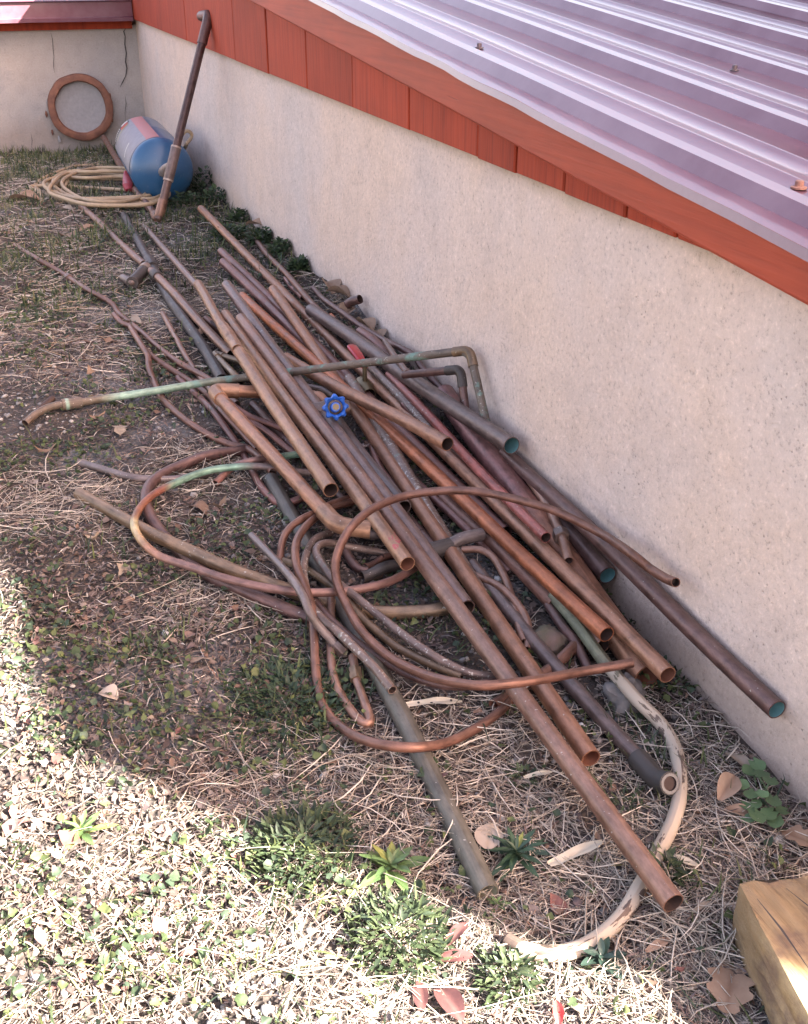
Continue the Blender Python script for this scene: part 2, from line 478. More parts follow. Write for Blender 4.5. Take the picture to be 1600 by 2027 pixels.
# ------------------------------------------------------------------ concrete
def concrete_mat(name, base, warm, cool, grain=1.0):
    _seed[0] += 5
    sd = _seed[0]
    m, nt, b = _mat(name)
    g = N(nt, "NewGeometry").outputs["Position"]
    big = noise_(nt, g, 2.2, 4, 0.55, sd)
    big2 = noise_(nt, g, 1.3, 3, 0.5, sd + 4)
    mid = noise_(nt, g, 17, 5, 0.6, sd + 1)
    fin = noise_(nt, g, 125, 5, 0.75, sd + 2)
    st = noise_(nt, mapping(nt, g, (9, 9, 1.2)), 1.0, 4, 0.6, sd + 3)
    r1 = ramp(nt, [(0.38, cool), (0.5, base), (0.62, warm)]); nt.links.new(big, r1.inputs[0])
    c = r1.outputs[0]
    r2 = ramp(nt, [(0.3, 0.88), (0.5, 1.0), (0.72, 1.06)]); nt.links.new(mid, r2.inputs[0])
    c = mixc(nt, 0.75, c, r2.outputs[0], 'MULTIPLY')
    r3 = ramp(nt, [(0.32, (0.80, 0.78, 0.78)), (0.55, (1, 1, 1)), (0.75, (1.08, 1.05, 1.0))]); nt.links.new(st, r3.inputs[0])
    c = mixc(nt, 0.14, c, r3.outputs[0], 'MULTIPLY')
    r4 = ramp(nt, [(0.32, 0.42), (0.43, 0.92), (0.57, 1.03), (0.68, 1.30)]); nt.links.new(fin, r4.inputs[0])
    c = mixc(nt, 0.75 * grain, c, r4.outputs[0], 'MULTIPLY')
    # pin holes
    vo = N(nt, "TexVoronoi"); vo.inputs["Scale"].default_value = 85; nt.links.new(g, vo.inputs["Vector"])
    ph = ramp(nt, [(0.08, 1.0), (0.15, 0.0)]); nt.links.new(vo.outputs["Distance"], ph.inputs[0])
    pm = ramp(nt, [(0.5, 0.0), (0.66, 1.0)]); nt.links.new(noise_(nt, g, 6, 4, 0.7, sd + 7), pm.inputs[0])
    phm = math_(nt, 'MULTIPLY', ph.outputs[0], math_(nt, 'MULTIPLY', pm.outputs[0], 0.6 * grain))
    c = mixc(nt, phm, c, (0.12, 0.10, 0.095))
    # ochre rust blooms
    ru = ramp(nt, [(0.60, 0.0), (0.75, 0.55)]); nt.links.new(big2, ru.inputs[0])
    c = mixc(nt, math_(nt, 'MULTIPLY', ru.outputs[0], mid), c, (0.40, 0.26, 0.17))
    # damp, mossy lower edge and grubby top edge (stains in the render coat)
    sz = N(nt, "SeparateXYZ"); nt.links.new(g, sz.inputs[0])
    top = ramp(nt, [(0.580, 0.0), (0.612, 1.0)]); nt.links.new(math_(nt, 'ADD', sz.outputs[2], math_(nt, 'MULTIPLY', math_(nt, 'SUBTRACT', mid, 0.5), 0.05)), top.inputs[0])
    c = mixc(nt, math_(nt, 'MULTIPLY', top.outputs[0], 0.6), c, (0.24, 0.20, 0.12))
    spl = ramp(nt, [(0.05, 0.6), (0.17, 0.0)]); nt.links.new(math_(nt, 'ADD', sz.outputs[2], math_(nt, 'MULTIPLY', math_(nt, 'SUBTRACT', noise_(nt, g, 11, 6, 0.75, sd + 15), 0.5), 0.22)), spl.inputs[0])
    c = mixc(nt, math_(nt, 'MULTIPLY', spl.outputs[0], 0.7), c, (0.22, 0.16, 0.12))
    nt.links.new(c, b.inputs["Base Color"]); b.inputs["Roughness"].default_value = 0.92
    b.inputs["Specular IOR Level"].default_value = 0.25
    h = math_(nt, 'ADD', math_(nt, 'MULTIPLY', fin, 0.5 * grain), math_(nt, 'SUBTRACT', math_(nt, 'MULTIPLY', mid, 1.1), math_(nt, 'MULTIPLY', phm, 0.8)))
    bump(nt, b, h, 0.8, 0.007)
    return m
M['conc'] = concrete_mat("long_wall_render", (0.635, 0.515, 0.45), (0.665, 0.52, 0.43), (0.59, 0.50, 0.455))
M['conc2'] = concrete_mat("end_wall_render", (0.36, 0.345, 0.335), (0.39, 0.36, 0.335), (0.325, 0.32, 0.325), 0.6)

def wood_red():
    m, nt, b = _mat("red_stained_wood")
    g = N(nt, "NewGeometry").outputs["Position"]
    oi = N(nt, "ObjectInfo")
    gr = noise_(nt, mapping(nt, g, (40, 130, 5)), 1.0, 5, 0.6, 2.0)
    bl = noise_(nt, g, 7, 4, 0.6, 3.0)
    r = ramp(nt, [(0.25, (0.17, 0.020, 0.008)), (0.5, (0.31, 0.039, 0.013)), (0.8, (0.38, 0.056, 0.020))]); nt.links.new(gr, r.inputs[0])
    r2 = ramp(nt, [(0.3, 0.78), (0.7, 1.12)]); nt.links.new(bl, r2.inputs[0])
    c = mixc(nt, 0.8, r.outputs[0], r2.outputs[0], 'MULTIPLY')
    vr = ramp(nt, [(0, 0.86), (1, 1.1)]); nt.links.new(oi.outputs["Random"], vr.inputs[0])
    c = mixc(nt, 1.0, c, vr.outputs[0], 'MULTIPLY')
    ck = noise_(nt, mapping(nt, g, (60, 70, 3.0)), 1.0, 3, 0.5, 8.0)
    cr = ramp(nt, [(0.255, 1.0), (0.28, 0.0)]); nt.links.new(ck, cr.inputs[0])
    c = mixc(nt, math_(nt, 'MULTIPLY', cr.outputs[0], 0.8), c, (0.045, 0.012, 0.01))
    nt.links.new(c, b.inputs["Base Color"]); b.inputs["Roughness"].default_value = 0.72
    b.inputs["Specular IOR Level"].default_value = 0.3
    bump(nt, b, math_(nt, 'SUBTRACT', gr, cr.outputs[0]), 0.35, 0.003)
    return m
M['redwood'] = wood_red()

def wood_fascia():
    m, nt, b = _mat("red_fascia_wood")
    g = N(nt, "NewGeometry").outputs["Position"]
    gr = noise_(nt, mapping(nt, g, (40, 4, 110)), 1.0, 5, 0.6, 12.0)
    bl = noise_(nt, g, 4, 4, 0.6, 13.0)
    r = ramp(nt, [(0.2, (0.22, 0.027, 0.010)), (0.5, (0.33, 0.044, 0.015)), (0.8, (0.40, 0.060, 0.022))]); nt.links.new(gr, r.inputs[0])
    r2 = ramp(nt, [(0.3, 0.72), (0.6, 1.0), (0.75, 1.1)]); nt.links.new(bl, r2.inputs[0])
    c = mixc(nt, 0.8, r.outputs[0], r2.outputs[0], 'MULTIPLY')
    ck = noise_(nt, mapping(nt, g, (60, 2.4, 90)), 1.0, 3, 0.5, 18.0)
    cr = ramp(nt, [(0.27, 1.0), (0.295, 0.0)]); nt.links.new(ck, cr.inputs[0])
    c = mixc(nt, math_(nt, 'MULTIPLY', cr.outputs[0], 0.75), c, (0.06, 0.014, 0.01))
    nt.links.new(c, b.inputs["Base Color"]); b.inputs["Roughness"].default_value = 0.6
    bump(nt, b, math_(nt, 'SUBTRACT', gr, cr.outputs[0]), 0.3, 0.003)
    return m
M['fascia'] = wood_fascia()

def roof_mat():
    m, nt, b = _mat("burgundy_roof_steel")
    g = N(nt, "NewGeometry").outputs["Position"]
    n = noise_(nt, g, 9, 5, 0.6, 31.0)
    n2 = noise_(nt, g, 90, 3, 0.6, 33.0)
    r = ramp(nt, [(0.3, (0.12, 0.040, 0.060)), (0.7, (0.16, 0.062, 0.086))]); nt.links.new(n, r.inputs[0])
    c = r.outputs[0]
    d = ramp(nt, [(0.35, 0.0), (0.7, 0.25)]); nt.links.new(n, d.inputs[0])
    c = mixc(nt, d.outputs[0], c, (0.25, 0.20, 0.23))
    nt.links.new(c, b.inputs["Base Color"])
    rr = math_(nt, 'ADD', 0.22, math_(nt, 'MULTIPLY', n, 0.22)); nt.links.new(rr, b.inputs["Roughness"])
    b.inputs["Specular IOR Level"].default_value = 0.5
    b.inputs["Coat Weight"].default_value = 0.5; b.inputs["Coat Roughness"].default_value = 0.07
    bump(nt, b, math_(nt, 'ADD', n, math_(nt, 'MULTIPLY', n2, 0.12)), 0.12, 0.004)
    return m
M['roof'] = roof_mat()
M['darkgap'] = plain('dark_backing', (0.03, 0.014, 0.012), 0.9)
M['zinc'] = plain('screw_zinc', (0.20, 0.16, 0.17), 0.45, 0.7)
M['rustscrew'] = plain('rusted_washer', (0.38, 0.20, 0.15), 0.7, 0.2)
M['crack'] = plain('crack_dark', (0.05, 0.045, 0.045), 0.95)  # even near-black for cracks, splits and pod holes

# ------------------------------------------------------------------ the long shed
SHED_END = 0.64
shed = empty("low_shed", (WALL_X, 3.4, 0.0), "long low shed with rendered foundation, red boards and burgundy metal roof", "shed")

def foundation(name, parent, origin_axis, a0, a1, z0, z1, mat, thick=0.25):
    """rendered wall with a gently uneven face; axis 'y' runs along Y facing -X, axis 'x' runs along X facing -Y"""
    n = int((a1 - a0) / 0.05) + 1; k = 15
    vs, fs = [], []
    for i in range(n + 1):
        a = a0 + (a1 - a0) * i / n
        for j in range(k + 1):
            z = z0 + (z1 - z0) * j / k
            d = 0.005 * mnoise.noise(Vector((a * 2.3, z * 3.1, 5))) + 0.0022 * mnoise.noise(Vector((a * 11, z * 11, 8)))
            if origin_axis == 'y': vs.append((WALL_X + d, a, z))
            else: vs.append((a, BACK_Y + d, z))
    w = k + 1
    for i in range(n):
        for j in range(k):
            q = (i * w + j, (i + 1) * w + j, (i + 1) * w + j + 1, i * w + j + 1)
            fs.append(q[::-1] if origin_axis == 'y' else q)
    # top ledge and back
    mb = MB(); mb.add(vs, fs)
    if origin_axis == 'y':
        for i in range(n):
            p = vs[i * w + k]; q = vs[(i + 1) * w + k]
            mb.add([p, q, (q[0] + thick, q[1], z1), (p[0] + thick, p[1], z1)], [(0, 1, 2, 3)])
        mb.add([(WALL_X, a0, z0), (WALL_X + thick, a0, z0), (WALL_X + thick, a0, z1), (WALL_X, a0, z1)], [(0, 1, 2, 3)])
        mb.add([(WALL_X + thick, a0, z0), (WALL_X + thick, a1, z0), (WALL_X + thick, a1, z1), (WALL_X + thick, a0, z1)], [(0, 1, 2, 3)])
    else:
        for i in range(n):
            p = vs[i * w + k]; q = vs[(i + 1) * w + k]
            mb.add([p, q, (q[0], q[1] + thick, z1), (p[0], p[1] + thick, z1)], [(0, 1, 2, 3)])
    return mb.build(name, mat, parent, sharp=False)

foundation("foundation_wall", shed, 'y', SHED_END, BACK_Y + 0.2, -0.25, CONC_TOP, M['conc'])
# inner leaf and end walls so the shed is a closed body
mb = MB(); mb.box((WALL_X + 0.26, SHED_END, -0.2), (2.60, SHED_END + 0.2, 0.60)); mb.build("end_foundation", M['conc'], shed, smooth=False)

# roof plane: rises gently away from the camera, level across
RX0 = WALL_X - 0.055                     # overhanging sheet edge
e1 = at_x(1600, 476, RX0); e2 = at_x(650, 2, RX0)
RS = (e2.z - e1.z) / (e2.y - e1.y)       # slope along the wall
def rz(Y): return e1.z + (Y - e1.y) * RS
ROOF_Y0, ROOF_Y1 = 0.64, 9.5

mb = MB()
for i in range(15):
    ya, yb = SHED_END + 0.03 + 0.4 * i, SHED_END + 0.03 + 0.4 * (i + 1)
    xa, xb = WALL_X + 0.03, WALL_X + 0.05
    mb.add([(xa, ya, CONC_TOP + .002), (xb, ya, CONC_TOP + .002), (xb, yb, CONC_TOP + .002), (xa, yb, CONC_TOP + .002), (xa, ya, rz(ya) - .006), (xb, ya, rz(ya) - .006), (xb, yb, rz(yb) - .006), (xa, yb, rz(yb) - .006)],
           [(3, 2, 1, 0), (4, 5, 6, 7), (0, 1, 5, 4), (1, 2, 6, 5), (2, 3, 7, 6), (3, 0, 4, 7)])
mb.build("inner_sheathing", M['darkgap'], shed, smooth=False)
# siding boards, each its own piece; the gaps sit where the photo shows them
gap_px = [(288, 40), (374, 70), (470, 90), (535, 110), (612, 140), (704, 185), (817, 235), (954, 300), (1030, 335), (1127, 375), (1250, 432), (1350, 476)]
gy = sorted(at_x(x, y, WALL_X - 0.012).y for x, y in gap_px)
gy = [0.67, 0.76, 0.86, 0.98] + [g for g in gy if g > 1.1]
while gy[-1] < BACK_Y - 0.2: gy.append(gy[-1] + 0.42)
gy[-1] = BACK_Y - 0.03
def plank(mb, y0, y1, z0, za, zb, x0, x1, wav=0.0):
    """vertical board: bottom z0, top follows the roof (za at y0, zb at y1)"""
    k = 0.0025
    vs = []
    for (x, ins) in ((x1, 0.0), (x0 + k, 0.0), (x0, k)):
        vs += [(x, y0 + ins, z0 + ins * 0.6), (x, y1 - ins, z0 + ins * 0.6 + wav), (x, y1 - ins, zb), (x, y0 + ins, za)]
    fs = [(8, 11, 10, 9)]
    for a in (0, 4):
        for i in range(4):
            j = (i + 1) % 4
            fs.append((a + i, a + 4 + i, a + 4 + j, a + j))
    mb.add(vs, fs)
for a, b_ in zip(gy[:-1], gy[1:]):
    mb = MB()
    dx = random.uniform(-0.002, 0.002)
    plank(mb, a + 0.0036, b_ - 0.0036, CONC_TOP - 0.005 + random.uniform(-0.0008, 0.0008), rz(a) - 0.012, rz(b_) - 0.012, WALL_X - 0.020 + dx, WALL_X + 0.006 + dx)
    mb.build("siding_board", M['redwood'], shed, smooth=False)

# raking fascia board (two lengths, butted near the knot in the photo)
f1 = at_x(1500, 553, WALL_X - 0.045); f2 = at_x(550, 33, WALL_X - 0.045)
FS = (f2.z - f1.z) / (f2.y - f1.y)
def fz(Y): return f1.z + (Y - f1.y) * FS
joint = at_x(1140, 330, WALL_X - 0.04).y
for (ya, yb, off) in ((ROOF_Y0 + 0.02, joint - 0.001, 0.0), (joint + 0.001, BACK_Y + 1.5, 0.0015)):
    mb = MB(); n = max(2, int((yb - ya) / 0.15))
    for i in range(n):
        y0 = ya + (yb - ya) * i / n; y1 = ya + (yb - ya) * (i + 1) / n
        xo = WALL_X - 0.045 + off; xi = WALL_X - 0.0205
        wz = lambda Y: fz(Y) + 0.002 * mnoise.noise(Vector((Y * 3, 0, 0)))
        P = lambda Y: [(xi, Y, wz(Y)), (xo + 0.003, Y, wz(Y)), (xo, Y, wz(Y) + 0.004), (xo, Y, rz(Y) - 0.004), (xi, Y, rz(Y) - 0.004)]
        A, B = P(y0), P(y1)
        fs = [(j, j + 5, (j + 1) % 5 + 5, (j + 1) % 5) for j in range(5)]
        if i == 0: fs.append((0, 1, 2, 3, 4))
        if i == n - 1: fs.append((9, 8, 7, 6, 5))
        mb.add(A + B, [f[::-1] for f in fs])
    mb.build("fascia_board", M['fascia'], shed, smooth=False)

# ribbed roof sheets, each a separate sheet that laps the next
RIB = 0.2286
rib1 = None
def roof_profile(X0, first, nribs, tail):
    """x, dz pairs across one sheet"""
    pr = [(X0, 0.0)] if X0 is not None else []
    x = first
    for r_ in range(nribs):
        pr += [(x, 0.0), (x + 0.011, 0.0165), (x + 0.031, 0.017), (x + 0.042, 0.0)]
        if r_ < nribs - 1 or tail:
            for q in (0.098, 0.160): pr += [(x + q, 0.0), (x + q + 0.004, 0.0028), (x + q + 0.010, 0.0028), (x + q + 0.014, 0.0)]
        x += RIB
    return pr
def roof_at(x, y):
    """point of the photo on the roof plane"""
    d = ray(x, y)
    t = (e1.z - e1.y * RS - CAM_H) / (d[2] - RS * d[1])
    return Vector(CC + d * t)
first_rib = roof_at(1600, 455).x
roof = empty("roof", (0, 0, 0)); roof.parent = shed; roof.location = (0, 0, 0); roof["_o"] = shed["_o"]
x = RX0 - 0.012
for k in range(2):
    pr = roof_profile(x if k == 0 else None, first_rib + 4 * RIB * k, 5, False)
    mb = MB()
    ysn = np.concatenate([np.arange(ROOF_Y0, 3.0, 0.07), np.arange(3.0, ROOF_Y1, 0.35)])
    vs = []
    for Y in ysn:
        for j, (px, dz) in enumerate(pr):
            wave = 0.0
            if k == 0 and j == 0: wave = -0.002 + 0.0010 * math.sin(Y * 21) + 0.0014 * mnoise.noise(Vector((Y * 9, 0, 3)))
            xx = px + (0.0012 * math.sin(Y * 17 + 1) if (k == 0 and j == 0) else 0)
            vs.append((xx, Y, rz(Y) + dz + wave + k * 0.0012 + 0.0009 * mnoise.noise(Vector((px * 6, Y * 3, k)))))
    w = len(pr)
    mb.add(vs, [(i * w + j, i * w + j + 1, (i + 1) * w + j + 1, (i + 1) * w + j) for i in range(len(ysn) - 1) for j in range(w - 1)])
    if k == 0:   # turned-down drip lip along the raking edge
        lip = []
        for Y in ysn:
            z = rz(Y) - 0.002 + 0.0010 * math.sin(Y * 21) + 0.0014 * mnoise.noise(Vector((Y * 9, 0, 3)))
            xx = x + 0.0012 * math.sin(Y * 17 + 1)
            lip += [(xx, Y, z), (xx - 0.003, Y, z - 0.010)]
        mb.add(lip, [(2 * i, 2 * i + 2, 2 * i + 3, 2 * i + 1) for i in range(len(ysn) - 1)])
    sh = mb.build("roof_sheet", M['roof'], roof, smooth=True)

def screw(px, py, big=False):
    P = roof_at(px, py); P.z = rz(P.y) + 0.001
    mb = MB()
    r = 0.0075 if not big else 0.009
    prof = [(r, 0.0), (r, 0.002), (r * 0.62, 0.003), (r * 0.55, 0.003), (r * 0.55, 0.008), (r * 0.4, 0.009)]
    s = 12; vs = []; fs = []
    for (q, z) in prof:
        for a in range(s):
            sides_q = q if z < 0.003 else q
            vs.append((P.x + sides_q * math.cos(a * 2 * math.pi / s), P.y + sides_q * math.sin(a * 2 * math.pi / s), P.z + z))
    for i in range(len(prof) - 1):
        for a in range(s): fs.append((i * s + a, i * s + (a + 1) % s, (i + 1) * s + (a + 1) % s, (i + 1) * s + a))
    fs.append(tuple((len(prof) - 1) * s + a for a in range(s)))
    mb.add(vs, fs)
    mb.build("roof_screw", M['rustscrew'] if big else M['zinc'], roof, smooth=False)
for q in ((949, 97, False), (1454, 141, False), (1581, 375, True)): screw(*q)

# unseen block added at right, shaped to shade the yard and shed roof
M['block_white'] = plain('shade_block_white', (0.78, 0.77, 0.75), 0.6, 0.0, var=0.08, scale=6)
shade_block = empty("shade_block", (5.2, 0.8, 0), "unseen white block added to shade the yard and shed roof", "shade_block")
HX, HY0, HZ, HP, HY1 = 2.63, -1.49, 2.635, 0.217, 3.1
HZ1 = HZ + HP * (HY1 - HY0)
mb = MB()
vs = [(x_, y_, z_) for x_ in (HX, 9.0) for (y_, z_) in ((HY0, -0.3), (HY0, HZ), (HY1, HZ1), (HY1, -0.3))]
mb.add(vs, [(3, 2, 1, 0), (4, 5, 6, 7), (0, 1, 5, 4), (2, 3, 7, 6)])
mb.build("wall", M['block_white'], shade_block, smooth=False)
mb = MB()
vs = [(x_, y_, z_ + o_) for o_ in (0.002, 0.03) for x_ in (HX, 9.0) for (y_, z_) in ((HY0, HZ), (HY1, HZ1))]
mb.add(vs, [(0, 1, 3, 2)[::-1], (4, 6, 7, 5), (0, 4, 5, 1), (2, 3, 7, 6), (0, 2, 6, 4), (1, 5, 7, 3)])
mb.build("roof", M['roof'], shade_block, smooth=False)

# ------------------------------------------------------------------ the end wall with eave, clay pipe
endb = empty("end_wall", (0.0, BACK_Y, 0.0), "grey rendered end wall under a dark burgundy metal eave", "wall")
foundation("foundation_wall", endb, 'x', -3.2, WALL_X + 0.01, -0.3, 0.575, M['conc2'])
mb = MB(); mb.box((-3.2, BACK_Y - 0.028, 0.560), (WALL_X - 0.022, BACK_Y + 0.3, 0.597)); mb.build("trim_board", M['redwood'], endb, smooth=False)
mb = MB()
prof = [(BACK_Y - 0.030, 0.5985), (BACK_Y - 0.125, 0.6005), (BACK_Y - 0.128, 0.618), (BACK_Y - 0.116, 0.623), (BACK_Y - 0.118, 0.690), (BACK_Y - 0.136, 0.697), (BACK_Y + 0.9, 1.05), (BACK_Y + 0.9, 0.5985)]
for (xa, xb) in ((-3.2, WALL_X - 0.024),):
    n = 40; vs = []
    for i in range(n + 1):
        xx = xa + (xb - xa) * i / n
        for (yy, zz) in prof: vs.append((xx, yy, zz + 0.0015 * mnoise.noise(Vector((xx * 5, zz, 2)))))
    w = len(prof)
    mb.add(vs, [(i * w + j, i * w + (j + 1) % w, (i + 1) * w + (j + 1) % w, (i + 1) * w + j)[::-1] for i in range(n) for j in range(w)] + [tuple(range(w)), tuple(n * w + j for j in range(w))[::-1]])
mb.build("eave_trim", M['roof'], endb, smooth=False)
def crack(points, wpx=1.6):
    mb = MB(); P = []
    for (x, y) in points:
        q = at_y(x + random.uniform(-1, 1), y, BACK_Y - 0.0075); P.append(q)
    vs = []
    for i, q in enumerate(P):
        hw = wpx * 0.0015 * random.uniform(0.5, 1.2) * (0.2 if i in (0, len(P) - 1) else 1)
        vs += [q + Vector((-hw, 0, 0)), q + Vector((hw, -0.0004, 0)), q + Vector((0, 0.006, 0))]
    mb.add(vs, [(3 * i, 3 * i + 3, 3 * i + 4, 3 * i + 1) for i in range(len(P) - 1)])
    mb.build("crack", M['crack'], endb, smooth=False)
crack([(250, 55), (246, 62), (249, 72), (248, 88), (250, 105), (249, 122), (252, 135), (249, 150), (243, 163), (238, 173)], 2.0)
crack([(101, 64), (104, 80), (106, 96), (107, 112), (107, 130), (108, 145)], 0.9)
crack([(248, 190), (250, 205), (247, 222), (248, 245)], 1.0)
crack([(61, 262), (63, 278), (62, 290), (66, 305)], 0.8)

M['clay'] = plain('fired_clay', (0.26, 0.115, 0.07), 0.75, 0.0, col2=(0.11, 0.048, 0.036), scale=22, bmp=0.5, dist=0.003)
M['mortar'] = plain('cement_plug', (0.33, 0.33, 0.34), 0.9, 0.0, col2=(0.27, 0.27, 0.28), scale=60, bmp=0.3)
cc = at_y(160, 212, BACK_Y - 0.02)
clay = empty("clay_pipe", cc, "round terracotta pipe end set in the end wall above the grass", "pipe")
R_out = 63 / CAM_F * depth(cc)
mb = MB(); s = 48
prof = [(R_out * 0.97, 0.06), (R_out * 0.99, -0.005), (R_out, -0.018), (R_out * 0.985, -0.030), (R_out * 0.93, -0.036), (R_out * 0.80, -0.034), (R_out * 0.765, -0.026), (R_out * 0.755, 0.03)]
vs = []
for (q, dy) in prof:
    for a in range(s):
        an = 2 * math.pi * a / s
        w_ = 1 + 0.03 * mnoise.noise(Vector((math.cos(an) * 2.5, math.sin(an) * 2.5, q * 9))) + 0.012 * mnoise.noise(Vector((math.cos(an) * 9, math.sin(an) * 9, q * 30)))
        vs.append((cc.x + q * w_ * math.cos(an), cc.y + dy + 0.003 * mnoise.noise(Vector((math.cos(an) * 3, math.sin(an) * 3, 7))), cc.z + q * w_ * math.sin(an)))
mb.add(vs, [(i * s + a, (i + 1) * s + a, (i + 1) * s + (a + 1) % s, i * s + (a + 1) % s)[::-1] for i in range(len(prof) - 1) for a in range(s)])
mb.build("rim", M['clay'], clay)
mb = MB(); vs = [(cc.x, cc.y + 0.006, cc.z)]; s = 40
for q in (0.4, 0.79):
    for a in range(s): vs.append((cc.x + R_out * q * math.cos(2 * math.pi * a / s), cc.y + 0.006 - (0.006 if q > .5 else 0), cc.z + R_out * q * math.sin(2 * math.pi * a / s)))
mb.add(vs, [(0, 1 + (a + 1) % s, 1 + a)[::-1] for a in range(s)] + [(1 + a, 1 + s + a, 1 + s + (a + 1) % s, 1 + (a + 1) % s)[::-1] for a in range(s)])
mb.build("cement_plug", M['mortar'], clay)
# chipped lumps of mortar round the rim
for (px, py, rr_) in ((222, 216, 0.017), (96, 205, 0.012), (92, 226, 0.011), (104, 262, 0.010), (218, 190, 0.010), (212, 252, 0.012), (118, 275, 0.012), (222, 236, 0.010)):
    q = at_y(px, py, BACK_Y - 0.012)
    me = MB(); vs = []; s = 8
    for i in range(5):
        th = math.pi * i / 4
        for a in range(s):
            an = 2 * math.pi * a / s
            w_ = rr_ * (1 + 0.5 * mnoise.noise(Vector((math.cos(an) * 2 + px, th * 2, py))))
            vs.append((q.x + w_ * 0.6 * math.sin(th) * math.cos(an), q.y + w_ * 0.6 * math.sin(th) * math.sin(an), q.z + w_ * 1.5 * math.cos(th)))
    me.add(vs, [(i * s + a, i * s + (a + 1) % s, (i + 1) * s + (a + 1) % s, (i + 1) * s + a)[::-1] for i in range(4) for a in range(s)])
    me.build("mortar_lump", M['clay'] if rr_ < 0.0115 else M['mortar'], clay, smooth=False)
# ------------------------------------------------------------------ the heap of pipes
GROUP = "old pipes and tubes heaped along the wall"
def pipe(name, label, od, mat, pts, smooth=False, inner='in_dark', ends=(True, True), bend=None, fits=(), cat="pipe", dents=0.025, group=GROUP, wob=0.005, wall=None):
    """pts: photo pixel x, y and height above the yard in mm (x, y, h) or a ready Vector"""
    P = [p if isinstance(p, Vector) else at(p[0], p[1], p[2] / 1000.0, od / 2000.0 + 0.002) for p in pts]
    r = od / 2000.0
    if smooth: path = catmull(P, max(0.008, od / 2200.0))
    elif bend: path = fillet(P, bend / 1000.0)
    elif len(P) == 2: path = straight(P[0], P[1], 14, wob)
    else: path = P
    mb = MB()
    tube(mb, path, r, 16 if od > 18 else 12, ends, wall=wall or max(0.0011, od * 0.00006), inner=0.012 if smooth else 0.09, dents=dents)
    org = P[0].copy()
    o = mb.build(name, [M[mat], M[inner]], None, org)
    o["_o"] = tuple(org)
    tag(o, label, cat, group)
    for ft in fits:
        kind = ft[0]
        if kind == 'elbow':                       # soldered elbow round corner i of the polyline
            i, m = ft[1], ft[2]
            L = od * 0.0021
            a = P[i] + (P[i - 1] - P[i]).normalized() * L; b = P[i] + (P[i + 1] - P[i]).normalized() * L
            fp = fillet([a, P[i], b], bend / 1000.0)
            mb = MB()
            n_ = len(fp)
            rr = [r * (1.20 if q in (0, n_ - 1) else 1.17) for q in range(n_)]
            tube(mb, fp, rr, 16, (False, False))
            mb.build("elbow", M[m], o)
        elif kind in ('coupling', 'nut'):         # sleeve or hexagon nut at point i (or fraction) of the path
            t, m, k, ln = ft[1], ft[2], ft[3], ft[4] / 1000.0
            i = min(len(path) - 2, max(1, int(t * (len(path) - 1))))
            c = path[i]; d = (path[i + 1] - path[i - 1]).normalized()
            fp = [c - d * ln / 2, c - d * ln * 0.42, c + d * ln * 0.42, c + d * ln / 2]
            mb = MB(); tube(mb, fp, [r * k * 0.9, r * k, r * k, r * k * 0.9], 6 if kind == 'nut' else 16, (False, False))
            mb.build("nut" if kind == 'nut' else "coupling", M[m], o)
    return o

# --- left side, lying on the grass
pipe("thin_tube", "thin rusty tube reaching farthest left, with a compression nut", 14, 'rust',
     [(30, 485, 9), (72, 511, 10), (125, 542, 12), (169, 571, 14), (219, 599, 14), (237, 622, 12), (281, 658, 12), (312, 686, 12), (353, 717, 14), (415, 752, 18), (470, 800, 20)], True,
     fits=[('nut', 0.30, 'dgrey', 1.7, 24)])
pipe("thin_tube", "rusty tube running beside the farthest left tube from a hooked end", 14, 'rust',
     [(226, 622, 18), (241, 639, 12), (262, 650, 10), (276, 678, 9), (300, 704, 9), (331, 726, 9), (375, 754, 9), (412, 782, 10), (437, 812, 10), (475, 852, 12), (510, 890, 12)], True)
pipe("thin_tube", "rusty tube dropping steeply then curving right under the elbowed tan pipe", 14, 'rust',
     [(259, 649, 22), (280, 683, 20), (293, 705, 16), (295, 728, 12), (305, 755, 9), (320, 787, 9), (350, 817, 9), (387, 845, 9), (425, 867, 10), (462, 882, 14), (487, 887, 18), (512, 903, 22), (540, 935, 22)], True)
pipe("thin_tube", "dull red tube hugging the left flank of the heap to a hooked low end", 14, 'red',
     [(352, 748, 8), (380, 774, 8), (420, 812, 8), (450, 852, 8), (475, 889, 8), (490, 915, 8), (505, 942, 8), (520, 967, 8), (542, 990, 8), (562, 998, 9), (588, 990, 12), (610, 980, 16)], True)
pipe("thin_tube", "short straight grey-brown tube leaning up from the leaf litter at left", 13, 'brown',
     [(322, 620, 10), (345, 663, 10), (375, 717, 12), (412, 766, 14), (450, 815, 14)], True)
pipe("straight_pipe", "grey-brown pipe starting under the coiled tan cord", 21, 'brown', [(160, 408, 12), (285, 523, 22)])
pipe("straight_pipe", "brown pipe running from the black tee down into the heap", 22, 'brown', [(300, 536, 34), (458, 702, 26)],
     fits=[('coupling', 0.08, 'black', 1.4, 40)])
tee = pipe("iron_pipe", "dark iron pipe with a threaded tee beside the dead leaves", 27, 'black', [(246, 427, 16), (297, 520, 18), (337, 594, 18), (406, 692, 16), (440, 752, 16)], inner='in_dark')
mb = MB()
a = at(298, 522, 0.019); b = at(262, 560, 0.026); c = at(250, 553, 0.020)
tube(mb, straight(a, b, 3), [0.016, 0.016, 0.0165, 0.017], 14, (False, False))
d_ = (at(312, 548, 0.018) - at(284, 496, 0.018)).normalized()
tube(mb, [a - d_ * 0.045, a - d_ * 0.03, a + d_ * 0.03, a + d_ * 0.045], [0.0165, 0.0185, 0.0185, 0.0165], 14, (False, False))
mb.build("tee", [M['black'], M['in_dark']], tee)
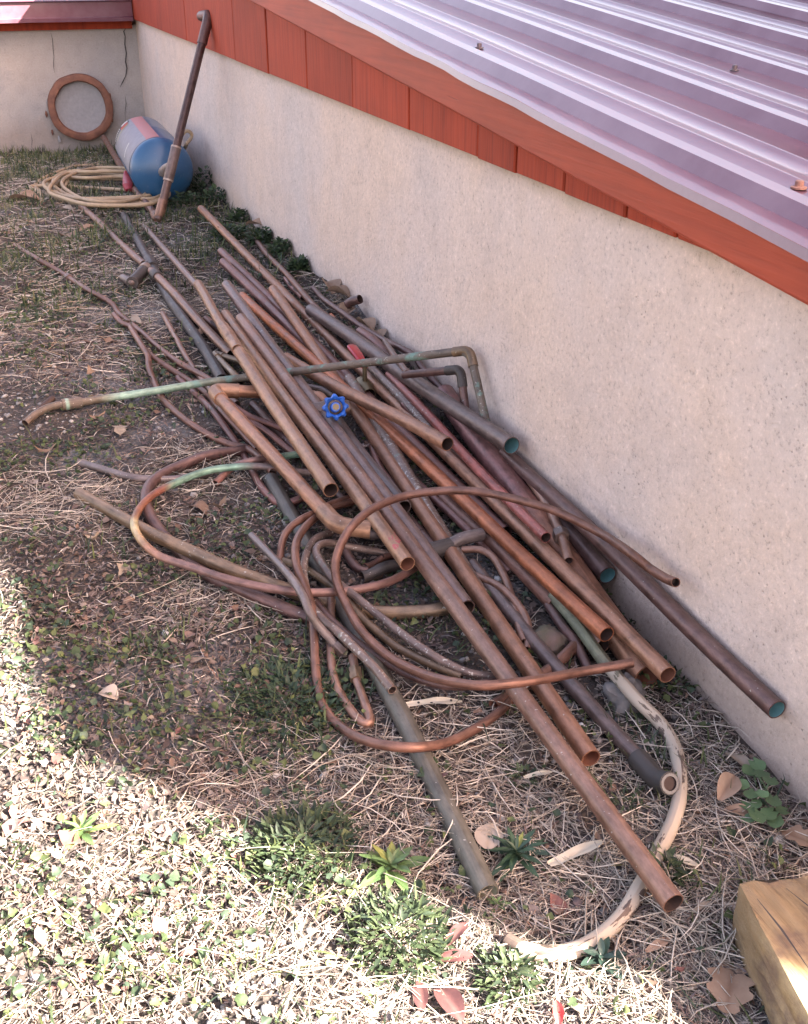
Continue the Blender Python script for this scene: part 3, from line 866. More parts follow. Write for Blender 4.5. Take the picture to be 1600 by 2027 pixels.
mb = MB(); tube(mb, fillet([b + (a - b) * 0.2, b, c + Vector((-0.005, 0.03, -0.004))], 0.03), 0.0125, 14, (False, True)); mb.build("elbow", [M['dgrey'], M['in_dark']], tee)
mb = MB(); q = (b - a).normalized(); tube(mb, straight(a + q * 0.052, a + q * 0.078, 2), 0.0185, 14, (False, False)); mb.build("steel_collar", M['solder'], tee)
pipe("straight_pipe", "slim grey pipe whose far end lies in the grass beside the tank", 18, 'grey', [(286, 448, 14), (396, 572, 60), (470, 690, 66)])
pipe("elbowed_pipe", "small dark pipe with an elbow poking out left of the heap", 16, 'olive', [(480, 716, 24), (424, 701, 24), (478, 756, 26)], bend=24, fits=[('elbow', 1, 'olive')])

# --- bottom layer under the heap
pipe("straight_pipe", "red-brown pipe whose far end is upper of two stacked beside the grass", 24, 'red', [(438, 498, 36), (1000, 1055, 24)])
pipe("straight_pipe", "red-brown pipe whose far end is lower of two stacked beside the grass", 25, 'red', [(442, 519, 34), (900, 968, 20)])
pipe("thin_tube", "dark rusty tube nearest the ivy along the wall", 16, 'rust',
     [(505, 472, 12), (530, 505, 20), (567, 542, 26), (617, 600, 34), (655, 634, 40), (700, 675, 40)], True)
pipe("thin_tube", "thin dark tube bending along the foot of the wall over the soil bank", 14, 'dark',
     [(620, 570, 20), (642, 593, 30), (680, 620, 36), (717, 647, 40), (755, 670, 46), (815, 701, 50), (835, 727, 44), (865, 760, 40), (890, 786, 36), (930, 820, 30)], True)
pipe("straight_pipe", "bright orange sliver of tube between dark pipes by the soil bank", 11, 'orange', [(655, 624, 30), (712, 677, 36)])
pipe("pipe_stub", "short dark stub of pipe pointing at the wall", 22, 'dark', [(672, 613, 26), (713, 592, 52)])
pipe("straight_pipe", "thick purplish red pipe end tucked below the green spotted pipe", 25, 'red', [(714, 657, 36), (790, 722, 34)])
pipe("thin_tube", "forked grey twig-like tube with a pale tip above the thick dark pipe", 12, 'grey', [(762, 675, 66), (780, 702, 84), (806, 738, 106)], True)
pipe("thin_tube", "thin greenish pipe end beside the red pipe by the wall", 17, 'olive', [(695, 655, 22), (760, 715, 22)])
pipe("straight_pipe", "short pipe end showing red behind the far tan pipe", 16, 'red', [(566, 552, 14), (600, 590, 20)])
pipe("wide_pipe", "widest copper pipe, its big open end resting on the soil near the rock", 43, 'big', [(880, 780, 24), (1284, 1340, 25)], inner='in_cop')
pipe("straight_pipe", "dark pipe with a greenish open end just above the wide copper pipe", 29, 'dark', [(985, 905, 44), (1203, 1139, 42)], inner='in_teal')
pipe("straight_pipe", "dull pipe with a dark open end left below the orange copper pipe", 24, 'rust', [(880, 985, 30), (1099, 1197, 30)])
pipe("straight_pipe", "pipe end peeping out just under the orange copper pipe's open end", 22, 'brown', [(1080, 1158, 30), (1194, 1278, 30)])
pipe("straight_pipe", "slate grey pipe under the four parallel brown pipes", 26, 'slate', [(640, 800, 34), (800, 1004, 34)])
pipe("thin_tube", "dark rusty rod standing between the orange pipe end and the ground", 14, 'dark', [(1086, 1198, 26), (1115, 1242, 26), (1137, 1268, 20), (1166, 1326, 9)], True)

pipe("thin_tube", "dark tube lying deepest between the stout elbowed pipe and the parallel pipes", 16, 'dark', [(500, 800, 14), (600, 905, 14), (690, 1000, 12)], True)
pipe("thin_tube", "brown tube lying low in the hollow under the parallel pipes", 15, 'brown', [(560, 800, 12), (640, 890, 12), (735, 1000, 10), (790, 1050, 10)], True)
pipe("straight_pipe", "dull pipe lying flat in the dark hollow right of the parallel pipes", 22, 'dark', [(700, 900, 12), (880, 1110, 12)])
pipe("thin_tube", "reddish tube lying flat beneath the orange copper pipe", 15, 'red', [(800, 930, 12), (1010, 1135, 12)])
# --- middle layer
pipe("straight_pipe", "bright orange copper pipe with a clean open lower end", 23, 'orange', [(480, 586, 34), (1201, 1256, 66)], inner='in_dark')
pipe("straight_pipe", "long tan pipe crossing under the blue handwheel pipe to an open end over straw", 25, 'tan', [(541, 573, 50), (1170, 1501, 34)], inner='in_cop')
pipe("straight_pipe", "grey spotted pipe pressed along the right side of a long tan pipe", 24, 'spot', [(692, 750, 52), (952, 1178, 14)])
pipe("straight_pipe", "grey speckled pipe between the farthest tan pipe and the red painted pipe", 18, 'spot', [(735, 728, 52), (985, 985, 48)])
pipe("straight_pipe", "red painted pipe ending open above the wide copper pipe", 18, 'redp', [(770, 742, 50), (1081, 1064, 78)])
pipe("straight_pipe", "dark red pipe beside the red painted pipe, half hidden", 16, 'red', [(800, 800, 40), (905, 905, 40)])
pipe("straight_pipe", "farthest reaching tan pipe, from the ivy to an open end over the wide pipe", 24, 'tan', [(398, 413, 62), (1322, 1336, 68)], inner='in_cop')
pipe("straight_pipe", "thick dark brown pipe with a teal open end against the wall", 31, 'dgrey', [(616, 614, 30), (1013, 882, 112)], inner='in_teal', wall=0.0016)
pipe("straight_pipe", "dark purple-brown pipe hanging along the wall, teal inside its lower end", 25, 'dark', [(1000, 896, 70), (1538, 1405, 84)], inner='in_teal', wall=0.0016)
pipe("tube_with_nut", "narrow tube ending in a flare nut and short open stub", 15, 'brown',
     [(1030, 925, 62), (1062, 968, 66), (1085, 1003, 68), (1105, 1046, 70), (1117, 1077, 70), (1126, 1110, 66)], True, fits=[('nut', 0.80, 'dgrey', 1.75, 20)])

# --- four parallel brown pipes on top
pipe("straight_pipe", "sandy pipe with a widened joint, leftmost of four parallel brown pipes", 26, 'tan2', [(441, 646, 108), (655, 970, 80)], inner='in_dark',
     fits=[('coupling', 0.04, 'tan2', 1.06, 60)])
pipe("straight_pipe", "sandy pipe end pushed into the leftmost of the parallel pipes", 22, 'tan2', [(392, 562, 88), (470, 692, 100)])
pipe("straight_pipe", "sandy pipe ending open with a pink paint smudge", 24, 'tan2', [(446, 622, 92), (807, 1116, 70)], inner='in_cop')
pipe("straight_pipe", "longest brown pipe, its lower end nearest the camera above the white tube", 25, 'brown', [(477, 630, 100), (1333, 1788, 36)], inner='in_dark',
     fits=[('coupling', 0.27, 'brown', 1.07, 50)])
pipe("straight_pipe", "grey-brown pipe, rightmost of four parallel pipes, cut off over dark soil", 26, 'grey', [(449, 564, 96), (924, 1203, 34)])
pipe("straight_pipe", "stubby rusty pipe end left of the parallel pipes by a curled leaf", 20, 'rust', [(408, 632, 18), (470, 672, 22)])

# --- tan pipe crossing to the right, elbowed pipes
pipe("straight_pipe", "tan pipe crossing the heap to a dark open end over the far tan pipe", 25, 'tan', [(566, 709, 40), (886, 879, 116)], inner='in_dark')
e_ = at_x(930, 693, WALL_X - 0.022)
pipe("elbowed_pipe", "green corroded pipe laid across the heap, elbowed down beside the wall", 16, 'green',
     [(50, 838, 8), (72, 818, 12), (105, 803, 16), (160, 797, 18), (214, 788, 20), (300, 775, 24), (372, 763, 28), (420, 755, 33), (480, 748, 40), e_, at_x(966, 850, WALL_X - 0.030)], bend=26,
     fits=[('elbow', 9, 'olive'), ('coupling', 0.26, 'green', 1.5, 40)])
e2_ = at_x(912, 731, WALL_X - 0.026)
pipe("elbowed_pipe", "shorter dark elbowed pipe nested inside the green corroded one by the wall", 16, 'dark',
     [at(800, 742, 0.10), e2_, at_x(924, 830, WALL_X - 0.03)], bend=22, fits=[('elbow', 1, 'black')])
pipe("elbowed_pipe", "stout tan pipe with soldered elbows at both ends, left of the heap", 25, 'tan',
     [(560, 778, 56), (421, 772, 52), (668, 1041, 56), (712, 1046, 58)], bend=30, fits=[('elbow', 1, 'tan2'), ('elbow', 2, 'tan2')], inner='in_cop', ends=(True, False))
pipe("thin_tube", "red tube emerging under the stout elbowed pipe, upper of a pair", 13, 'red', [(445, 790, 34), (490, 822, 32), (530, 838, 30), (600, 865, 26)], True)
pipe("thin_tube", "brown tube emerging under the stout elbowed pipe, lower of a pair", 13, 'red', [(455, 812, 26), (520, 848, 24), (560, 880, 20), (590, 905, 18)], True)
pipe("thin_tube", "thin grey rod passing behind the blue handwheel", 13, 'slate', [(606, 765, 48), (640, 772, 48), (662, 785, 46)], True)
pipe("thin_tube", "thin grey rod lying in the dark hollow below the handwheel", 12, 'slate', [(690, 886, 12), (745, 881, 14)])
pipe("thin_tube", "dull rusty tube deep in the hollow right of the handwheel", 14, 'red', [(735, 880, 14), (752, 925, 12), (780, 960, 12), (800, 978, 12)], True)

# --- curved tubes and coils on the near side
pipe("thin_tube", "lilac grey tube lying loose at far left of the coils", 15, 'slate', [(158, 916, 9), (206, 930, 9), (262, 946, 9), (319, 950, 9), (372, 946, 9), (420, 934, 9)], True, inner='in_pale')
pipe("bent_tube", "tube with a bright verdigris stripe and a brassy kink, swinging round the left", 13.2, 'loopgreen',
     [(615, 937, 18), (580, 932, 22), (544, 926, 26), (487, 923, 26), (412, 932, 26), (345, 957, 24), (300, 982, 22), (274, 1011, 26), (266, 1041, 34), (285, 1076, 38), (319, 1102, 36), (375, 1121, 34), (450, 1146, 34), (525, 1163, 36), (600, 1172, 40), (675, 1171, 40), (750, 1158, 36), (795, 1140, 28), (830, 1118, 20)], True)
pipe("bent_tube", "tube with a short green tip between the sandy pipes, hooked at left", 12.8, 'greentip', [(594, 899, 26), (560, 903, 30), (525, 908, 30), (490, 914, 28), (460, 926, 14), (427, 956, 8)], True)
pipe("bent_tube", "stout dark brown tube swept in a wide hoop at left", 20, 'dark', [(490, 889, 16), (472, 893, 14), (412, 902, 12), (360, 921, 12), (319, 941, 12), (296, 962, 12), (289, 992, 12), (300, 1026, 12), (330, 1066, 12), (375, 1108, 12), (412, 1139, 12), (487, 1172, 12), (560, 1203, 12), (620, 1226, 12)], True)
pipe("bent_tube", "stout tan and olive tube running in from far left under the coils", 21, 'olive', [(156, 977, 11), (225, 1015, 13), (300, 1056, 28), (375, 1090, 30), (450, 1124, 26), (525, 1152, 20), (600, 1178, 16), (660, 1197, 14), (750, 1212, 12), (837, 1211, 12), (885, 1203, 12)], True)
pipe("iron_pipe", "straight dark grey pipe on the ground, its lower end pale inside", 26, 'gunmetal', [(536, 948, 13), (690, 1222, 15), (800, 1425, 15), (966, 1768, 15)], inner='in_pale', wall=0.002)
pipe("bent_tube", "loose lilac tube sloping into a round compression fitting", 12.4, 'slate', [(498, 1060, 28), (537, 1100, 44), (575, 1142, 62), (600, 1180, 66), (613, 1212, 58), (632, 1240, 40), (672, 1284, 14), (684, 1294, 10)], True, inner='in_pale', fits=[('nut', 0.955, 'dgrey', 1.45, 18)])
pipe("bent_tube", "kinked tube with a brass nut, folded back sharply over the weeds", 12.4, 'brown', [(698, 1300, 12), (702, 1320, 12), (706, 1345, 11), (721, 1388, 9), (733, 1424, 8), (727, 1433, 8), (714, 1428, 8), (695, 1406, 8), (672, 1370, 9), (660, 1335, 10), (655, 1292, 12), (656, 1240, 16), (655, 1180, 22)], True,
     fits=[('nut', 0.09, 'olive', 1.55, 22)])
pipe("bent_tube", "long rusty tube making the lowest wide loop over the weeds", 12.8, 'rust', [(700, 992, 24), (660, 1005, 28), (622, 1027, 38), (596, 1055, 44), (585, 1084, 48), (588, 1122, 50), (605, 1164, 48), (618, 1205, 36), (622, 1260, 24), (625, 1325, 14), (632, 1370, 10), (643, 1404, 9), (674, 1438, 9), (719, 1464, 24), (775, 1477, 36), (831, 1479, 34), (887, 1469, 20), (944, 1441, 10), (985, 1412, 9), (1010, 1388, 9)], True)
pipe("bent_tube", "bright rusty tube arching down to a cut end at the left of the coils", 12, 'rust', [(695, 985, 26), (655, 998, 32), (622, 1016, 40), (598, 1027, 40), (572, 1047, 34), (558, 1076, 24), (554, 1114, 10)], True)
pipe("bent_tube", "slim tan tube trailing through the middle of the coils", 12.5, 'olive', [(560, 1110, 10), (587, 1119, 12), (612, 1130, 16), (650, 1155, 24), (687, 1184, 26), (712, 1217, 22), (750, 1252, 16), (787, 1281, 12), (825, 1301, 12), (875, 1323, 14), (915, 1338, 14)], True)
pipe("bent_tube", "white speckled tube lying diagonally to a cut end on the dark pipe", 12.8, 'spot', [(655, 1054, 18), (625, 1067, 22), (608, 1095, 28), (601, 1128, 34), (605, 1160, 36), (614, 1195, 34), (640, 1226, 32), (675, 1256, 34), (712, 1292, 36), (745, 1326, 38), (777, 1366, 38)], True)
pipe("bent_tube", "speckled green tube doubled round at its top and running under the long pipes", 12.4, 'spot', [(772, 1097, 14), (735, 1090, 18), (700, 1084, 22), (668, 1077, 26), (645, 1075, 30), (630, 1081, 34), (626, 1094, 36), (636, 1114, 38), (660, 1146, 40), (695, 1173, 40), (725, 1198, 38), (760, 1226, 34), (800, 1258, 30), (850, 1293, 26), (890, 1316, 22), (930, 1333, 18), (985, 1342, 14)], True)
pipe("bent_tube", "purple-brown tube following close beside the big rusty loop", 12.8, 'dark', [(616, 1178, 26), (632, 1200, 26), (650, 1221, 24), (675, 1246, 22), (712, 1276, 20), (750, 1301, 20), (800, 1331, 20), (850, 1350, 22), (900, 1358, 24), (950, 1355, 22), (1000, 1346, 16)], True)
pipe("bent_tube", "inner hoop of dark tube in the shaded hollow at right", 12, 'brown', [(915, 1088, 24), (950, 1088, 26), (975, 1102, 26), (992, 1128, 22), (1007, 1163, 18), (1018, 1203, 14), (1030, 1250, 10), (1038, 1270, 8)], True)
pipe("bent_tube", "outer hoop of dark tube in the shaded hollow at right", 12, 'brown', [(930, 1135, 14), (960, 1147, 20), (992, 1163, 24), (1020, 1190, 22), (1040, 1221, 16), (1047, 1252, 11), (1044, 1286, 8)], True)
pipe("iron_pipe", "dark grey pipe ending in an iron elbow with a shiny steel mouth", 21, 'dgrey', [(935, 1118, 12), (1065, 1280, 13), (1200, 1432, 13), (1298, 1538, 14)], ends=(True, False))
iron = bpy.data.objects[[o.name for o in bpy.data.objects if o.name.startswith("iron_pipe")][-1]]
a = at(1262, 1500, 0.014); b = at(1303, 1546, 0.016); c = at(1326, 1551, 0.030)
mb = MB(); tube(mb, fillet([a, b, c], 0.02), 0.0135, 16, (False, True), wall=0.004, inner=0.02); mb.build("elbow", [M['castiron'], M['in_dark']], iron)
mb = MB(); q = (c - b).normalized(); tube(mb, straight(c - q * 0.006, c + q * 0.001, 2), 0.0122, 16, (False, True), wall=0.0035, inner=0.012); mb.build("steel_mouth", [M['steel'], M['in_dark']], iron)
pipe("straight_pipe", "rusty tube slanting under both near pipes to an open orange end", 17, 'rust', [(1150, 1262, 16), (1132, 1285, 16), (1085, 1328, 12), (1030, 1362, 10), (978, 1397, 10)], True, inner='in_cop')
pipe("thin_tube", "short gloss black tube lying below the pink marked pipe end", 19, 'black', [(716, 1143, 14), (800, 1117, 20)], inner='in_dark')
pipe("thin_tube", "bent purple tube end below the stout elbow", 15, 'dark', [(683, 1088, 16), (697, 1112, 12), (712, 1127, 9), (728, 1130, 8)], True)
pipe("thin_tube", "rusty tube lying above the gloss black tube", 12, 'rust', [(722, 1122, 9), (780, 1100, 12)])
pipe("pipe_stub", "short pipe stub with a black coupling in the shaded hollow", 21, 'slate', [(862, 1090, 30), (956, 1057, 34)], fits=[('coupling', 0.06, 'black', 1.45, 46)])
pipe("thin_tube", "dark tube stub behind the stout elbow's lower end", 16, 'slate', [(706, 1052, 20), (742, 1060, 18), (770, 1040, 16)], True)
pipe("bent_tube", "rust red tube making the biggest loop over the top of the heap", 13.2, 'rust',
     [at_x(1338, 1153, WALL_X - 0.035), at_x(1318, 1145, WALL_X - 0.032), at_x(1285, 1124, WALL_X - 0.03), at_x(1250, 1096, WALL_X - 0.045), (1190, 1056, 128), (1110, 1016, 124), (1050, 996, 124), (960, 975, 122), (890, 971, 120), (810, 980, 116), (745, 1003, 110), (702, 1036, 98), (676, 1076, 84), (664, 1116, 70), (669, 1158, 58), (688, 1200, 48), (710, 1240, 42), (742, 1276, 38), (785, 1309, 38), (840, 1335, 46), (900, 1351, 62), (960, 1357, 76), (1050, 1348, 74), (1150, 1330, 66), (1252, 1312, 64)], True)
pipe("painted_tube", "curved tube with flaking cream paint sweeping over the straw at the front", 17.5, 'paint',
     [(1095, 1178, 40), (1130, 1220, 36), (1150, 1246, 34), (1190, 1301, 28), (1212, 1328, 34), (1262, 1386, 34), (1307, 1431, 20), (1334, 1475, 14), (1345, 1524, 12), (1345, 1580, 12), (1330, 1633, 12), (1300, 1692, 11), (1265, 1758, 11), (1232, 1812, 11), (1180, 1860, 12), (1127, 1884, 12), (1075, 1887, 12), (1031, 1877, 11), (1005, 1862, 10)], True)
# pink smudge on the sandy pipe: a thin flake of paint wrapped on the pipe
M['pink'] = plain('pink_paint', (0.42, 0.11, 0.11), 0.7)
marked = [o for o in bpy.data.objects if o.get("label", "").startswith("sandy pipe ending open")][0]
a = at(446, 622, 0.092); b = at(807, 1116, 0.070)
dd = (a - b).normalized(); nn = (Vector((0, 0, 1)) - dd * dd.z).normalized(); bb = dd.cross(nn)
for (l0, a0) in ((0.048, 0.2), (0.060, -0.3), (0.070, 0.35), (0.056, 0.8), (0.036, -0.5)):
    mb = MB(); vs = []; k_ = 8
    for i in range(k_):
        t_ = 2 * math.pi * i / k_; q = random.uniform(0.7, 1.2)
        an = a0 + 0.38 * q * math.sin(t_); ll = l0 + 0.009 * q * math.cos(t_)
        vs.append(b + dd * ll + nn * (0.01245 * math.cos(an)) + bb * (0.01245 * math.sin(an)))
    mb.add(vs, [tuple(range(k_))]); mb.build("paint_smudge", M['pink'], marked, smooth=False)

# --- valves
M['blue'] = plain('blue_enamel', (0.022, 0.135, 0.56), 0.38, 0.0, var=0.45, coat=0.3)
M['brass'] = plain('brass', (0.22, 0.17, 0.10), 0.45, 0.7)
M['redvinyl'] = plain('red_vinyl', (0.45, 0.02, 0.03), 0.35, 0.0, var=0.3, coat=0.3)
wc = at(664, 806, 0.092)
gv = empty("gate_valve", at(664, 806, 0.03), "gate valve with a blue scalloped handwheel in the middle of the heap", "valve")
view = Vector((CC - np.array(wc))).normalized()
ax = (view + Vector((0.12, -0.15, 0.12))).normalized()
u = ax.cross(Vector((0, 0, 1))).normalized(); v = ax.cross(u).normalized()
RW = 27 / CAM_F * depth(wc)
def wheel_pt(r, a, h): return wc + u * (r * math.cos(a)) + v * (r * math.sin(a)) + ax * h
mb = MB(); s = 96; lobes = 8
prof = [(1.0, 0.0), (0.95, 0.007), (0.80, 0.009), (0.62, 0.006), (0.56, 0.0), (0.62, -0.006), (0.95, -0.007)]
vs = []
for a in range(s):
    an = 2 * math.pi * a / s
    sc = 0.90 + 0.11 * math.cos(lobes * an)
    for (q, h) in prof: vs.append(wheel_pt(RW * q * (sc if q > 0.9 else (0.55 + 0.45 * sc if q > 0.75 else 0.96)), an, h))
k_ = len(prof)
mb.add(vs, [(a * k_ + j, a * k_ + (j + 1) % k_, ((a + 1) % s) * k_ + (j + 1) % k_, ((a + 1) % s) * k_ + j) for a in range(s) for j in range(k_)])
wheel = mb.build("handwheel", M['blue'], gv)
for i in range(5):
    an = i * 2 * math.pi / 5 + 0.35
    mb = MB(); tube(mb, [wheel_pt(RW * 0.28, an, 0.0005), wheel_pt(RW * 0.55, an, -0.001), wheel_pt(RW * 0.78, an, 0.0)], [0.0072, 0.0058, 0.0068], 8, (False, False)); sp_ = mb.build("spoke", M['blue'], wheel); sp_.parent = wheel
mb = MB()
vs = []; prof = [(0.40, -0.006), (0.38, 0.006), (0.32, 0.008)]
for (q, h) in prof:
    for a in range(24): vs.append(wheel_pt(RW * q, 2 * math.pi * a / 24, h))
mb.add(vs, [(i * 24 + a, i * 24 + (a + 1) % 24, (i + 1) * 24 + (a + 1) % 24, (i + 1) * 24 + a) for i in range(2) for a in range(24)] + [tuple(48 + a for a in range(24))])
mb.build("hub", M['blue'], gv)
mb = MB(); tube(mb, [wc + ax * 0.004, wc + ax * 0.0095], [0.0072, 0.0062], 6, (False, False)); mb.build("stem_nut", M['brass'], gv)
mb = MB(); tube(mb, [wc - ax * 0.06, wc - ax * 0.03, wc - ax * 0.029, wc - ax * 0.004], [0.014, 0.013, 0.0075, 0.006], 12, (False, False)); mb.build("bonnet", M['brass'], gv)
mb = MB(); body = wc - ax * 0.062
tube(mb, [body - u * 0.035, body - u * 0.02, body, body + u * 0.02, body + u * 0.035], [0.015, 0.016, 0.021, 0.016, 0.015], 12, (True, True)); mb.build("valve_body", [M['dgrey'], M['in_dark']], gv)
pipe("pipe_stub", "short tan pipe stub just left of the blue handwheel", 23, 'tan', [(618, 783, 70), (648, 800, 66)])

lv = at(690, 690, 0.08)
ball = empty("ball_valve", lv, "ball valve with a red lever wedged beside the farthest reaching tan pipe", "valve")
mb = MB(); A_ = at(694, 684, 0.082); B_ = at(722, 724, 0.078)
dl = (B_ - A_).normalized(); sd_ = dl.cross(Vector((0, 0, 1))).normalized(); up_ = sd_.cross(dl).normalized()
vs = []; s = 7; ring = []
for (t, w_, z_) in ((0.0, 0.4, 0.0), (0.03, 0.8, 0.001), (0.10, 1.0, 0.002), (0.5, 0.95, 0.003), (0.9, 0.8, 0.001), (1.0, 0.6, -0.004)):
    p = A_.lerp(B_, t) + up_ * z_
    hw = 0.0105 * w_
    for (a, b) in ((-1, -0.4), (-1, 0.4), (-0.7, 0.8), (0.7, 0.8), (1, 0.4), (1, -0.4)): vs.append(p + sd_ * (a * hw) + up_ * (b * 0.004))
mb.add(vs, [(i * 6 + j, i * 6 + (j + 1) % 6, (i + 1) * 6 + (j + 1) % 6, (i + 1) * 6 + j)[::-1] for i in range(5) for j in range(6)] + [tuple(range(6)), tuple(30 + j for j in range(6))[::-1]])
mb.build("lever", M['redvinyl'], ball)
mb = MB(); q = B_ - Vector((0, 0, 0.05)); tube(mb, [q - dl * 0.03, q - dl * 0.012, q + dl * 0.012, q + dl * 0.03], [0.014, 0.018, 0.018, 0.014], 12, (True, True)); mb.build("valve_body", [M['brass'], M['in_dark']], ball)
mb = MB(); tube(mb, [q, B_], 0.005, 8, (False, False)); mb.build("stem", M['brass'], ball)

# ------------------------------------------------------------------ blue tank with its pipework
def tank_mat():
    m, nt, b = _mat("tank_blue_enamel")
    g = N(nt, "NewGeometry").outputs["Position"]
    n = noise_(nt, g, 12, 5, 0.6, 71.0); n2 = noise_(nt, g, 60, 4, 0.7, 72.0)
    r = ramp(nt, [(0.3, (0.020, 0.080, 0.175)), (0.7, (0.028, 0.100, 0.205))]); nt.links.new(n, r.inputs[0])
    d = ramp(nt, [(0.60, 0.0), (0.85, 0.4)]); nt.links.new(n2, d.inputs[0])
    c = mixc(nt, d.outputs[0], r.outputs[0], (0.30, 0.31, 0.33))
    nt.links.new(c, b.inputs["Base Color"])
    b.inputs["Roughness"].default_value = 0.33; b.inputs["Coat Weight"].default_value = 0.25; b.inputs["Coat Roughness"].default_value = 0.2
    return m
M['tank'] = tank_mat()
M['lab_grey'] = plain('faded_grey_label', (0.28, 0.27, 0.30), 0.55)
M['lab_red'] = plain('faded_red_label', (0.46, 0.16, 0.15), 0.5, col2=(0.40, 0.18, 0.18))
M['lab_white'] = plain('white_label', (0.62, 0.60, 0.56), 0.5)
M['lab_black'] = plain('black_label', (0.03, 0.028, 0.03), 0.5)
M['lab_brightred'] = plain('bright_red_label', (0.50, 0.06, 0.05), 0.5)
M['lab_yellow'] = plain('yellow_label', (0.55, 0.55, 0.12), 0.5)
front = at(323, 338, 0.0)
RT = 0.135
fc = at(321, 337, RT + 0.008)
for _ in range(3): RT = 61.5 / CAM_F * depth(fc); fc = at(321, 337, RT + 0.008)
bc = at(284, 287, RT + 0.012)
axis = (fc - bc).normalized(); TL = (fc - bc).length
tu = Vector((0, 0, 1)) - axis * axis.z; tu.normalize(); tv = axis.cross(tu)
tk = empty("pressure_tank", Vector((fc.x, fc.y, fc.z - RT)), "blue steel pressure tank lying on its side with copper pipework attached", "tank")
def tpt(x, q, a): return bc + axis * x + tu * (q * math.cos(a)) + tv * (q * math.sin(a))
mb = MB(); s = 56
prof = [(-0.045, 0.0), (-0.043, RT * 0.4), (-0.03, RT * 0.75), (-0.012, RT * 0.94), (0.0, RT), (TL * 0.48, RT), (TL * 0.485, RT * 1.008), (TL * 0.53, RT * 1.008), (TL * 0.535, RT), (TL - 0.004, RT), (TL, RT * 0.99), (TL + 0.014, RT * 0.93), (TL + 0.034, RT * 0.74), (TL + 0.047, RT * 0.45), (TL + 0.053, RT * 0.15), (TL + 0.054, 0.0)]
vs = [tpt(x, q, 2 * math.pi * a / s) for (x, q) in prof for a in range(s)]
mb.add(vs, [(i * s + a, i * s + (a + 1) % s, (i + 1) * s + (a + 1) % s, (i + 1) * s + a) for i in range(len(prof) - 1) for a in range(s)])
mb.build("shell", M['tank'], tk)
# which angle is "up and left" on the shell: label runs there
def patch(name, x0, x1, a0, a1, mat, lift):
    mb = MB(); n = max(2, int(abs(a1 - a0) / 0.07)); vs = []
    for i in range(n + 1):
        a = a0 + (a1 - a0) * i / n
        vs += [tpt(x0, RT * 1.009 + lift, a), tpt(x1, RT * 1.009 + lift, a)]
    mb.add(vs, [(2 * i, 2 * i + 1, 2 * i + 3, 2 * i + 2) for i in range(n)])
    return mb.build(name, mat, tk)
SG = 1.0 if (tv.dot(Vector((-1, 0, 0))) > 0) else -1.0
def A(d): return SG * rad(d)
patch("label", 0.008, TL * 0.97, A(22), A(95), M['lab_grey'], 0.0004)
patch("label_band", TL * 0.02, TL * 0.97, A(-2), A(22), M['lab_red'], 0.0005)
patch("label_band", 0.014, 0.075, A(27), A(84), M['lab_black'], 0.0010)
patch("label_band", 0.018, 0.046, A(29), A(46), M['lab_white'], 0.0014)
patch("label_band", 0.056, 0.102, A(31), A(50), M['lab_brightred'], 0.0016)
patch("label_band", 0.114, 0.122, A(30), A(72), M['lab_yellow'], 0.0016)
for i, d in enumerate((52, 56, 60, 64, 68, 72, 76)): patch("lettering", 0.030, 0.056, A(d), A(d + 2.2), M['lab_white'], 0.0018)
patch("label_band", TL * 0.66, TL * 0.69, A(52), A(80), M['lab_white'], 0.0012)
# nipple, tee, riser, elbows
bot = at(314, 434, 0.014); topp = at_x(407, 58, WALL_X - 0.042)
tn = 0.0
best = min(range(200), key=lambda i: (bot.lerp(topp, i / 400.0) - (fc + axis * 0.11)).length)
tee_p = bot.lerp(topp, best / 400.0)
mb = MB(); tube(mb, straight(fc + axis * 0.045, tee_p, 3), [0.020, 0.020, 0.015, 0.015], 14, (False, False)); mb.build("nipple", M['solder'], tk)
topc = at_x(411, 36, WALL_X - 0.040)
mb = MB(); tube(mb, fillet([bot, topp], 0.02), 0.0145, 14, (False, False)); mb.build("riser_pipe", M['riser'], tk)
dr = (topp - bot).normalized()
mb = MB(); tube(mb, fillet([topp - dr * 0.05, topp + dr * 0.05, at_x(399, 32, WALL_X - 0.030)], 0.03), 0.0175, 14, (False, True)); mb.build("elbow", [M['dark'], M['in_dark']], tk)
mb = MB(); tube(mb, [tee_p - dr * 0.06, tee_p - dr * 0.055, tee_p + dr * 0.055, tee_p + dr * 0.06], [0.016, 0.0178, 0.0178, 0.016], 14, (False, False)); mb.build("tee", M['dgrey'], tk)
for t_ in (-0.058, 0.058):
    mb = MB(); tube(mb, straight(tee_p + dr * (t_ - 0.003), tee_p + dr * (t_ + 0.003), 2), 0.0182, 14, (False, False)); mb.build("solder_ring", M['solder'], tk)
low2 = at(262, 368, 0.022)
backp = at_y(206, 272, BACK_Y - 0.25)
mb = MB(); tube(mb, fillet([bot + dr * 0.07, bot - dr * 0.002, bot + (low2 - bot) * 0.12], 0.03), 0.0172, 14, (False, False)); mb.build("elbow", M['brown'], tk)
mb = MB(); tube(mb, straight(bot, low2, 6) + straight(low2, backp, 10)[1:], 0.0140, 14, (False, True)); mb.build("drain_pipe", [M['rust'], M['in_dark']], tk)
mb = MB()
c0 = at(252, 352, 0.050); c1 = at(253, 366, 0.035); sdv = Vector((1, 0, 0))
vs = []
for (p, w_, t_) in ((c0 + Vector((0, 0.02, 0.02)), 0.008, 0.008), (c0, 0.017, 0.010), (c1, 0.020, 0.010), (c1 + Vector((0, -0.02, -0.016)), 0.012, 0.008)):
    for (a, b) in ((-1, -1), (-1, 0.5), (-0.6, 1), (0.6, 1), (1, 0.5), (1, -1)): vs.append(p + sdv * (a * w_) + Vector((0, -0.6, 0.8)) * (b * t_))
